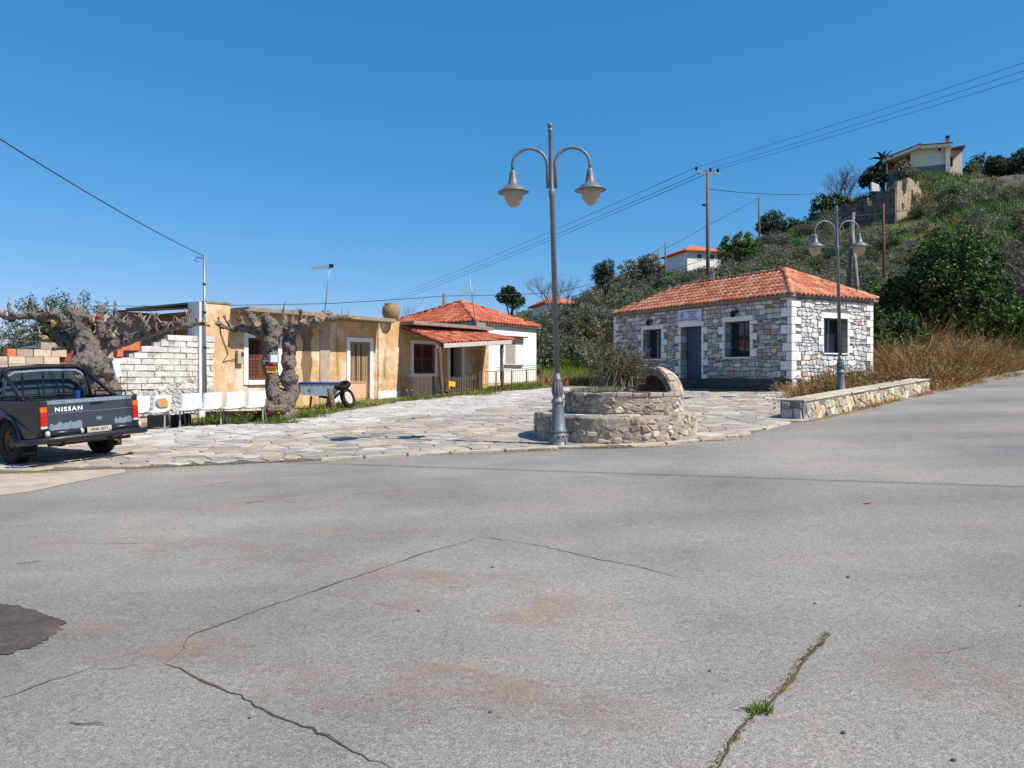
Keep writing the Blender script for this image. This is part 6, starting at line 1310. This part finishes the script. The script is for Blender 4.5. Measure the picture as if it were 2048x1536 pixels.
# ------------------------------------------------------------------ buildings on the hill
def hill_house(name, label, px0, px1, pyb, pyt, Y, dep, wallm, roofpts=None, rz=0):
    x0, x1 = (px0-1024)/FPX*Y, (px1-1024)/FPX*Y; z0, z1 = ZC+(HZ-pyb)/FPX*Y, ZC+(HZ-pyt)/FPX*Y; t = thing(name, label, 'house', ((x0+x1)/2, Y, z0), rz); return t, (x1-x0)/2, z1-z0
def panes(t, W, wins, y=-.0):
    for (a, b, c, d_, mt) in wins:
        m = MB(); m.box(a, b, y-.04, y+.02, c, d_); f = m.build('window', M['white_paint'] if mt == 'shut' else M['dark'], t); m = MB(); n = .08; m.box(a+n, b-n, y-.05, y-.035, c+n, d_-n); m.build('pane', M['plastic'] if mt == 'shut' else M['glass'], f)
t, W, H = hill_house('hilltop_villa', 'white villa with a low gabled roof and veranda on the hilltop', 1776, 1894, 362, 300, 106, 8, 'cream_wall'); s_ = 106/FPX
def vx(px): return (px-1835)*s_
def vz(py): return (362-py)*s_
m = MB(); m.box(vx(1822), vx(1888), 0, 7, vz(334), vz(299)); m.build('upper_wall', M['cream_wall'], t); m = MB(); m.box(vx(1780), vx(1889), .15, 7, vz(362)-4, vz(334)-.001); m.build('lower_wall', M['green_wall'], t)
m = MB(); m.box(vx(1778), vx(1822)-.002, 1.6, 7, vz(334), vz(307)); m.build('veranda_wall', M['terracotta'], t); m = MB(); m.box(vx(1776), vx(1779), -.1, .25, vz(352), vz(310)); m.build('veranda_post', M['cream_wall'], t)
m = MB(); m.box(vx(1886), vx(1894), -.6, 7, vz(362)-4, vz(296)); m.build('corner_pier', M['cream_wall'], t)
def slab(name, a, b, mat, th=.35, y0=-1.2, y1=8): m = MB(); (xa, za), (xb, zb) = a, b; m.hexa([(xa,y0,za-th),(xb,y0,zb-th),(xb,y1,zb-th),(xa,y1,za-th),(xa,y0,za),(xb,y0,zb),(xb,y1,zb),(xa,y1,za)]); return m.build(name, mat, t)
for a, b in (((vx(1768), vz(316)), (vx(1840), vz(293))), ((vx(1840)+.003, vz(296)), (vx(1896), vz(298)))): slab('roof', a, b, M['cream_wall'], .4); slab('roof_edge', (a[0]-.1, a[1]+.14), (b[0]+.1 if b[0] > 3 else b[0], b[1]+.14), M['brown_wood'], .13, -1.3, 8.1)
m = MB(); m.add([(vx(1780),1.0,vz(312)),(vx(1838),1.0,vz(294)),(vx(1838),6.9,vz(294)),(vx(1780),6.9,vz(312)),(vx(1780),1.0,vz(330)),(vx(1838),1.0,vz(330)),(vx(1838),6.9,vz(330)),(vx(1780),6.9,vz(330))], [(0,1,2,3),(4,5,1,0),(5,6,2,1),(7,4,0,3)]); 
t.rotation_euler = (0, 0, -.42); t.scale = (.95, .95, 1)
panes(t, W, [(vx(1853), vx(1870), vz(333), vz(311), 'shut')]); m = MB(); m.box(vx(1871), vx(1881), -.5, 0, vz(309), vz(302)); ac = m.build('air_conditioner', M['plastic'], t); m = MB(); m.lathe([(.22,0),(.22,.02)], 14); o = m.build('fan_grille', M['black'], ac); o.location = (vx(1875), -.505, vz(305.5)); o.rotation_euler = (math.radians(90),0,0)
m = MB(); m.box(vx(1887), vx(1893), -.3, .3, vz(299), vz(284)); ch = m.build('chimney', M['pink_wall'], t); m = MB(); m.box(vx(1886.5), vx(1893.5), -.35, .35, vz(284), vz(279)); m.build('chimney_pot', M['bench_dark'], ch)
m = MB(); m.hexa([(vx(1894)+.01,1,vz(362)-4),(vx(1921),3,vz(362)-4),(vx(1921),9,vz(362)-4),(vx(1894)+.01,9,vz(362)-4),(vx(1894)+.01,1,vz(301)),(vx(1921),3,vz(299)),(vx(1921),9,vz(299)),(vx(1894)+.01,9,vz(301))]); wg_ = m.build('side_wing', M['pink_wall'], t); slab('wing_roof', (vx(1894), vz(300)), (vx(1923), vz(297)), M['brown_wood'], .2, .8, 9.2)
m = MB(); m.box(vx(1896), vx(1901), .95, 1.3, vz(336), vz(318)); m.build('window', M['dark'], wg_)
# ruin
RY = 92; rs_ = RY/FPX; corner = at(1790, 425, RY); ru = thing('stone_ruin', 'roofless ruined stone building with crumbling gables below the villa', 'ruin', corner, HRZ+.12)
def ragged_wall(name, mp, u0, u1, tops, z0, th, mat, holes=()):
    n = 26; m = MB(); us = np.linspace(u0, u1, n+1)
    for a, b in zip(us, us[1:]):
        tz = interp((a+b)/2, tops)+U(-.15, .15); segs = [(z0, tz)]
        for h0, h1, g0, g1 in holes:
            if h0 < (a+b)/2 < h1: segs = [q for s__ in segs for q in ((s__[0], min(s__[1], g0)), (max(s__[0], g1), s__[1])) if q[1]-q[0] > .02]
        for s0, s1 in segs: m.hexa([mp(a,s0,0), mp(b,s0,0), mp(b,s0,-th), mp(a,s0,-th), mp(a,s1,0), mp(b,s1,0), mp(b,s1,-th), mp(a,s1,-th)])
    return m.build(name, mat, ru)
ragged_wall('long_wall', lambda u, v, h: (u, -h, v), -7.6, 0, [(-7.6, 1.9), (-4, 2.4), (0, 3.1)], -5, .5, M['ruin_dark'], [(-3.6, -2.9, 1.4, 3.6)])
ragged_wall('gable_wall', lambda u, v, h: (h, u, v), .5, 6.5, [(.5, 3.7), (1.5, 4.2), (1.9, 2.4), (2.6, 2.6), (3.2, 4.9), (4.4, 4.6), (6.5, 3.6)], -5, .5, M['ruin'], [(1.6, 2.2, .6, 1.4), (3.9, 4.5, 1.8, 3.4)])
ragged_wall('back_wall', lambda u, v, h: (u, 6.5-h, v), -7, -.5, [(-7, 2.6), (-3, 5.6), (-.5, 5.0)], -5, .5, M['ruin'], [(-2.6, -1.6, 2.4, 4.6)])
pz_ = at(1750, 372, 98); m = MB(); m.hexa([(-.5,-.2,-.7),(.5,-.2,-.7),(.5,.2,-.7),(-.5,.2,-.7),(-.5,-.2,.5),(.45,-.2,.1),(.45,.2,.1),(-.5,.2,.5)]); o = m.build('white_wall_stump', M['whitewash']); o.location = pz_; tag(o, 'bright white broken wall stump behind the ruin', 'wall')
# small red-roofed cottage on the slope and the far one behind the lamp
def cottage(label, pxl, pxc, pxr, pyb, pye, pyr, Y, seed, rise=1.5):
    c = at(pxc, pyb, Y); L_ = (pxr-pxc)/FPX*Y; D_ = max(3., (pxc-pxl)/FPX*Y*1.2); he = (pyb-pye)/FPX*Y; t = thing('hillside_cottage', label, 'house', (c.x+L_, c.y, c.z), .25)
    m = MB(); m.box(-L_, 0, 0, D_+3, -4, he); m.build('wall', M['whitewash'], t); x0, x1, y0, y1 = -L_-.5, .5, -.5, D_+3.5; hw_ = (y1-y0)/2; xm0, xm1 = min(x0+hw_, (x0+x1)/2-.3), max(x1-hw_, (x0+x1)/2+.3); ym = (y0+y1)/2
    m = MB(); m.add([(x0,y0,he),(x1,y0,he),(x1,y1,he),(x0,y1,he),(xm0,ym,he+rise),(xm1,ym,he+rise),(x0,y0,he-.15),(x1,y0,he-.15),(x1,y1,he-.15),(x0,y1,he-.15)], [(0,1,5,4),(1,2,5),(2,3,4,5),(3,0,4),(0,6,7,1),(1,7,8,2),(2,8,9,3),(3,9,6,0),(9,8,7,6)]); m.build('roof', M['cottage_roof'], t)
    for a in (.35, .72): m = MB(); m.box(-L_*(1-a)-.4, -L_*(1-a)+.4, -.05, .02, he*.3, he*.75); f = m.build('window', M['white_paint'], t); m = MB(); m.box(-L_*(1-a)-.32, -L_*(1-a)+.32, -.06, -.045, he*.35, he*.72); m.build('pane', M['glass'], f)
    return t
M['cottage_roof'] = pm('far_tile_roof', S(206,112,76), .2, 1.2, .9, .8, 8, sc3=(6, 1, 1), bdist=.08)
cottage('small white cottage with a red roof halfway up the slope', 1352, 1368, 1442, 528, 503, 490, 92, 1, 1.1)
cottage('distant red-roofed cottage half hidden by scrub behind the big lamp', 1052, 1092, 1150, 628, 606, 594, 84, 2, 1.0)
wa_, wb_ = at(1935, 374, 99), at(2120, 352, 104); m = MB(); dw = wb_-wa_; k_ = 22
for q in range(k_):
    p0, p1 = dw*(q/k_), dw*((q+1)/k_); hq = .9+U(-.12, .12); m.hexa([(p0.x,p0.y,-3),(p1.x,p1.y,-3),(p1.x,p1.y+.5,-3),(p0.x,p0.y+.5,-3),(p0.x,p0.y,p0.z+hq),(p1.x,p1.y,p1.z+hq),(p1.x,p1.y+.5,p1.z+hq),(p0.x,p0.y+.5,p0.z+hq)])
o = m.build('terrace_wall', M['ruin_dark']); o.location = wa_; tag(o, 'long grey dry-stone terrace wall on the hill right of the villa', 'wall')

# ------------------------------------------------------------------ scrub, weeds and grass (uncountable)
def scatter_scrub():
    Vs, Fs, Cs, off = [], [], [], 0; rr = np.random.default_rng(42); cand = 0
    while cand < 2500:
        cand += 1; Y = 36+ (132-36)*rr.uniform()**.8; px = rr.uniform(1040, 2150) if rr.uniform() < .93 else rr.uniform(820, 1040); x = (px-1024)/FPX*Y; y0 = interp(x, Y0PTS)
        if Y < y0+2.5: continue
        if 48 < x < 76 and 82 < Y < 118 and rr.uniform() < .55: continue            # the grassy terraces below the villa
        if 10 < x < 30 and 70 < Y < 100 and px > 1335 and px < 1450 and rr.uniform() < .75 and Y > 84: continue
        if abs(px-1750) < 80 and 89 < Y < 108: continue
        if 1760 < px < 1935 and 96 < Y < 120: continue
        if 1340 < px < 1455 and 80 < Y < 100: continue
        if 1040 < px < 1160 and 56 < Y < 92 and rr.uniform() < .85: continue
        near = Y < 60; n = int(950 if near else 1500*45/Y); h = rr.uniform(1.4, 2.9)*(1.25 if near and px < 1800 else 1); r_ = rr.uniform(1.0, 2.0)
        kind = rr.uniform(); cols = OLIVE if kind < .62 else (DARK+OLIVE[1:2] if kind < .78 else (BROWN+OLIVE[:1] if kind < .95 else LUSH[:3]))
        P = crown_points(n, (r_, r_, h*.62), 6, .45, int(rr.integers(1e6)))+np.array([x, Y, T(x, Y)+h*.36])
        k = rr.uniform(.75, 1.2); V, F, C = leaftris(P, .24 if near else .3, colmix(n, cols, .16)*k, .3, .42); Vs.append(V); Fs.append(F+off); Cs.append(C); off += len(V)
    o = npmesh('hillside_scrub', np.concatenate(Vs), np.concatenate(Fs), np.concatenate(Cs), M['leaf'], None, 'stuff'); o['label'] = 'dense grey-green olive scrub covering the hillside'; o['category'] = 'scrub'; return len(Cs)
scatter_scrub()
def region(n, fn):                                       # n points x, y from fn, dropped on the terrain
    P = np.array([fn() for _ in range(n)]); return np.stack([P[:, 0], P[:, 1], np.array([T(a, b) for a, b in P])], 1)
def weeds(name, label, P, h, wd, cols, lean=.35, v=.25, cat='weeds'):
    V, F, C = blades(P, h, wd, colmix(len(P), cols, v), lean); o = npmesh(name, V, F, C, M['grass'], None, 'stuff'); o['label'] = label; o['category'] = cat; return o
def bank():
    while True:
        u = rng.uniform(0, 44); v = (.75 if u < WLn+.3 else .05)+7.5*rng.uniform()**1.8; p = WA+wdir*u+wn*v
        q = Vector((p.x-HC.x, p.y-HC.y, 0)); lx, ly = q.dot(HX), q.dot(HY)
        if lx < .15 and ly < HW+.2 and lx > -HL-.5: continue
        if u < 2.5 and rng.uniform() < .8: continue
        if p.y > 50 or (lx < -2 and ly < 14) or inpoly(p.x, p.y, PLZ): continue
        if u > WLn+.3:
            e0 = edge[15]; e1 = edge[17]; ed = (e1-e0).normalized(); sd_ = Vector((-ed.y, ed.x, 0)); 
            if Vector((p.x-e0.x, p.y-e0.y, 0)).dot(sd_) < .25: continue
        return p.x, p.y
Pc = region(1900, bank); pv = []; hv_ = []; lv = []; cv = []
for q in Pc:                                             # each clump has its own height, lean and colour
    dd = (Vector((q[0], q[1], 0))-Vector((WA.x, WA.y, 0))).dot(wdir); hgt = (.24+.085*min(17, max(0, dd-4)))*(.45+1.0*max(0, noise.noise(Vector((q[0]*.45, q[1]*.45, 0)))+.35))*rng.uniform(.6, 1.35)
    k = int(rng.uniform(18, 46)); r_ = rng.uniform(.1, .32); base = np.array(DRY+[S(140,96,64), S(116,84,60), S(150,124,84)])[rng.integers(0, len(DRY)+3)]
    base = base*.92
    if rng.uniform() < .17: base = np.array(S(112,116,58))
    o2 = rng.normal(size=(k, 2))*r_; pv.append(np.stack([q[0]+o2[:, 0], q[1]+o2[:, 1], np.full(k, q[2]-.03)], 1)); hv_.append(hgt*rng.uniform(.45, 1.1, k)); ln = rng.normal(size=3)*.25; l3 = np.concatenate([o2*rng.uniform(.6, 2.2)+ln[:2]+rng.normal(size=(k, 2))*.18, np.ones((k, 1))], 1); lv.append(l3/np.linalg.norm(l3, axis=1)[:, None]); cv.append(base*(1+.3*rng.uniform(-1, 1, (k, 1))))
P = np.concatenate(pv); hh = np.concatenate(hv_); lv = np.concatenate(lv); C = np.concatenate(cv); n = len(P); an = rng.uniform(0, 6.283, n); dv = np.stack([np.cos(an), np.sin(an), np.zeros(n)], 1)*.5
mid = P+lv*(hh*.55)[:, None]; tip = P+lv*hh[:, None]+np.stack([lv[:, 0]*hh*.35, lv[:, 1]*hh*.35, -hh*.06], 1)
V = np.stack([P-dv*.022, P+dv*.022, mid+dv*.016, tip, tip, mid-dv*.016], 1); V = V[:, [0, 1, 2, 3, 5]]; V2 = np.concatenate([V[:, [0, 1, 2, 4]].reshape(-1, 3), V[:, [4, 2, 3, 3]].reshape(-1, 3)+np.tile(np.array([[0,0,0],[0,0,0],[.004,0,0],[-.004,0,0]]), (n, 1))]); F = np.arange(8*n).reshape(2*n, 4)
o = npmesh('dry_weeds', V2, F, np.concatenate([C, C*1.12]), M['grass'], None, 'stuff'); o['label'] = 'tall dry brown weeds on the bank between the low wall and the bushes'; o['category'] = 'weeds'
k = rng.uniform(size=n) < .8; Q = mid[k]*.3+tip[k]*.7+rng.normal(size=(k.sum(), 3))*.06; V, F, C2 = leafquads(Q, .085, C[k]*rng.uniform(.6, 1.1, (k.sum(), 1)), .2, .5); o = npmesh('dry_seed_heads', V, F, C2, M['grass'], None, 'stuff'); o['label'] = 'dry rust brown leaves and seed heads of the bank weeds'; o['category'] = 'weeds'
def foot():                                              # dry litter along the foot of the wall and road edge
    u = rng.uniform(3, 34); p = WA+wdir*u-wn*abs(rng.normal()*.12*(1+max(0, u-8)*.1)+.05*(u > WLn)); return p.x, p.y
P = region(5200, foot); keep = np.array([noise.noise(Vector((a*.7, b*.7, 0))) > -.05 for a, b in P[:, :2]]); P = P[keep]; weeds('dry_grass_verge', 'dry straw grass along the foot of the low wall', P, rng.uniform(.04, .22, len(P)), .018, DRY, .7)
def yard():                                              # strip between the square and the ochre house
    while True:
        u = rng.uniform(uL-2.5, fu(1092, 2.4)); o_ = rng.uniform(0, 4.2)
        p = fP(u, o_)
        if inpoly(p.x, p.y, PLZ) or (o_ < 1.6 and u < uE): continue
        if noise.noise(Vector((p.x*.6, p.y*.6, 7))) < .05 and rng.uniform() < .9: continue
        return p.x, p.y
P = region(4000, yard); weeds('green_weeds', 'low green weeds along the strip before the ochre house', P, rng.uniform(.04, .18, len(P)), .02, LUSH[:3]+GREEN+[S(150,136,80)], .6)
def tuft(px, py, sx, sy): return lambda: (lambda g: (g.x+rng.normal()*sx, g.y+rng.normal()*sy))(gp(px, py))
fl = []
for px, py, sx, sy, n in ((505,842,.35,.15,900), (600,838,.3,.15,1200), (640,830,.3,.2,900), (690,812,.45,.3,900), (560,850,.25,.08,700), (430,846,.3,.15,700), (700,800,.5,.2,800), (1000,780,.9,.5,1600), (1050,772,.8,.6,1800), (955,792,.5,.3,900), (840,800,.6,.25,700)): fl.append(region(int(n*.6), tuft(px, py, sx, sy)))
P = np.concatenate(fl); weeds('green_tufts', 'taller green tufts with yellow flowers around the tree, cart and garden fence', P, rng.uniform(.06, .3, len(P)), .022, LUSH[:3]+GREEN+[S(140,130,70)], .5)
k = rng.uniform(size=len(P)) < .10; Q = P[k].copy(); Q[:, 2] += rng.uniform(.15, .4, k.sum()); V, F, C = leafquads(Q, .04, colmix(len(Q), [S(220,190,40), S(206,170,60)], .2), .8, .9); o = npmesh('yellow_flowers', V, F, C, M['grass'], None, 'stuff'); o['label'] = 'tiny yellow flowers among the green tufts'; o['category'] = 'flowers'
fl = []
for px, py, sx, sy, n in ((668,920,.18,.025,700), (258,902,.12,.05,400), (55,948,.3,.03,500), (380,933,.5,.02,350), (800,913,.6,.02,350), (1060,902,.22,.02,350), (1215,897,.15,.02,300), (1360,886,.12,.06,700), (1518,1425,.030,.022,160)): fl.append(region(n, tuft(px, py, sx, sy)))
P = np.concatenate(fl); weeds('kerb_grass', 'short green grass growing along the kerb of the square', P, rng.uniform(.02, .07, len(P)), .010, LUSH+GREEN[:1]+[S(150,140,70)], .7)
fl = []
for px, py, sx, sy, n in ((900,910,.7,.02,500), (1060,903,.35,.025,700), (1250,897,.35,.03,900), (1400,883,.35,.06,1100), (1440,876,.3,.05,500), (300,938,.5,.02,300), (560,926,.5,.02,300)): fl.append(region(n, tuft(px, py, sx, sy)))
crk = [(1655,1268),(1640,1290),(1615,1310),(1560,1385),(1510,1430),(1465,1490),(1420,1545)]
def ck(): i = rng.integers(0, len(crk)-1); f = rng.uniform(); g = gp(lerp(crk[i][0], crk[i+1][0], f), lerp(crk[i][1], crk[i+1][1], f)); return g.x+rng.normal()*.010, g.y+rng.normal()*.014
P = np.concatenate(fl); weeds('kerb_straw', 'brown straw and dead grass gathered along the kerb', P, rng.uniform(.015, .06, len(P)), .009, DRY, .9)
P = region(500, ck); P[:, 2] += .008; weeds('crack_weeds', 'dry brown moss and weeds filling the long road crack', P, rng.uniform(.006, .022, len(P)), .007, [S(126,104,60), S(150,116,66), S(110,96,48), S(96,100,48)], .9)
def slopefoot():
    while True:
        px = rng.uniform(1085, 1260); Y = rng.uniform(34.5, 47); x = (px-1024)/FPX*Y
        q = Vector((x-HC.x, Y-HC.y, 0)); 
        if q.dot(HX) > -HL-.3 and q.dot(HY) > -.2: continue
        if inpoly(x, Y, PLZ): continue
        return x, Y
P = region(15000, slopefoot); yy = P[:, 1]; gm = yy > 39.5+1.5*np.array([noise.noise(Vector((a*.4, b*.3, 2))) for a, b in P[:, :2]])
weeds('slope_foot_grass', 'bright green grass at the foot of the slope left of the stone house', P[gm], rng.uniform(.2, .75, gm.sum()), .05, LUSH, .4); weeds('slope_foot_bracken', 'brown dead bracken below the bright grass', P[~gm], rng.uniform(.15, .55, (~gm).sum()), .05, DRY+BROWN, .5)
def terr():
    while True:
        Y = rng.uniform(66, 118); px = rng.uniform(1600, 2100); x = (px-1024)/FPX*Y
        if Y < interp(x, Y0PTS)+6: continue
        if x < 50 and rng.uniform() < .9: continue
        return x, Y
P = region(16000, terr); weeds('terrace_grass', 'bright yellow-green grass on the terraces below the villa', P, rng.uniform(.4, 1.1, len(P)), .16, GREEN+OLIVE[1:]+LUSH[2:3], .5)
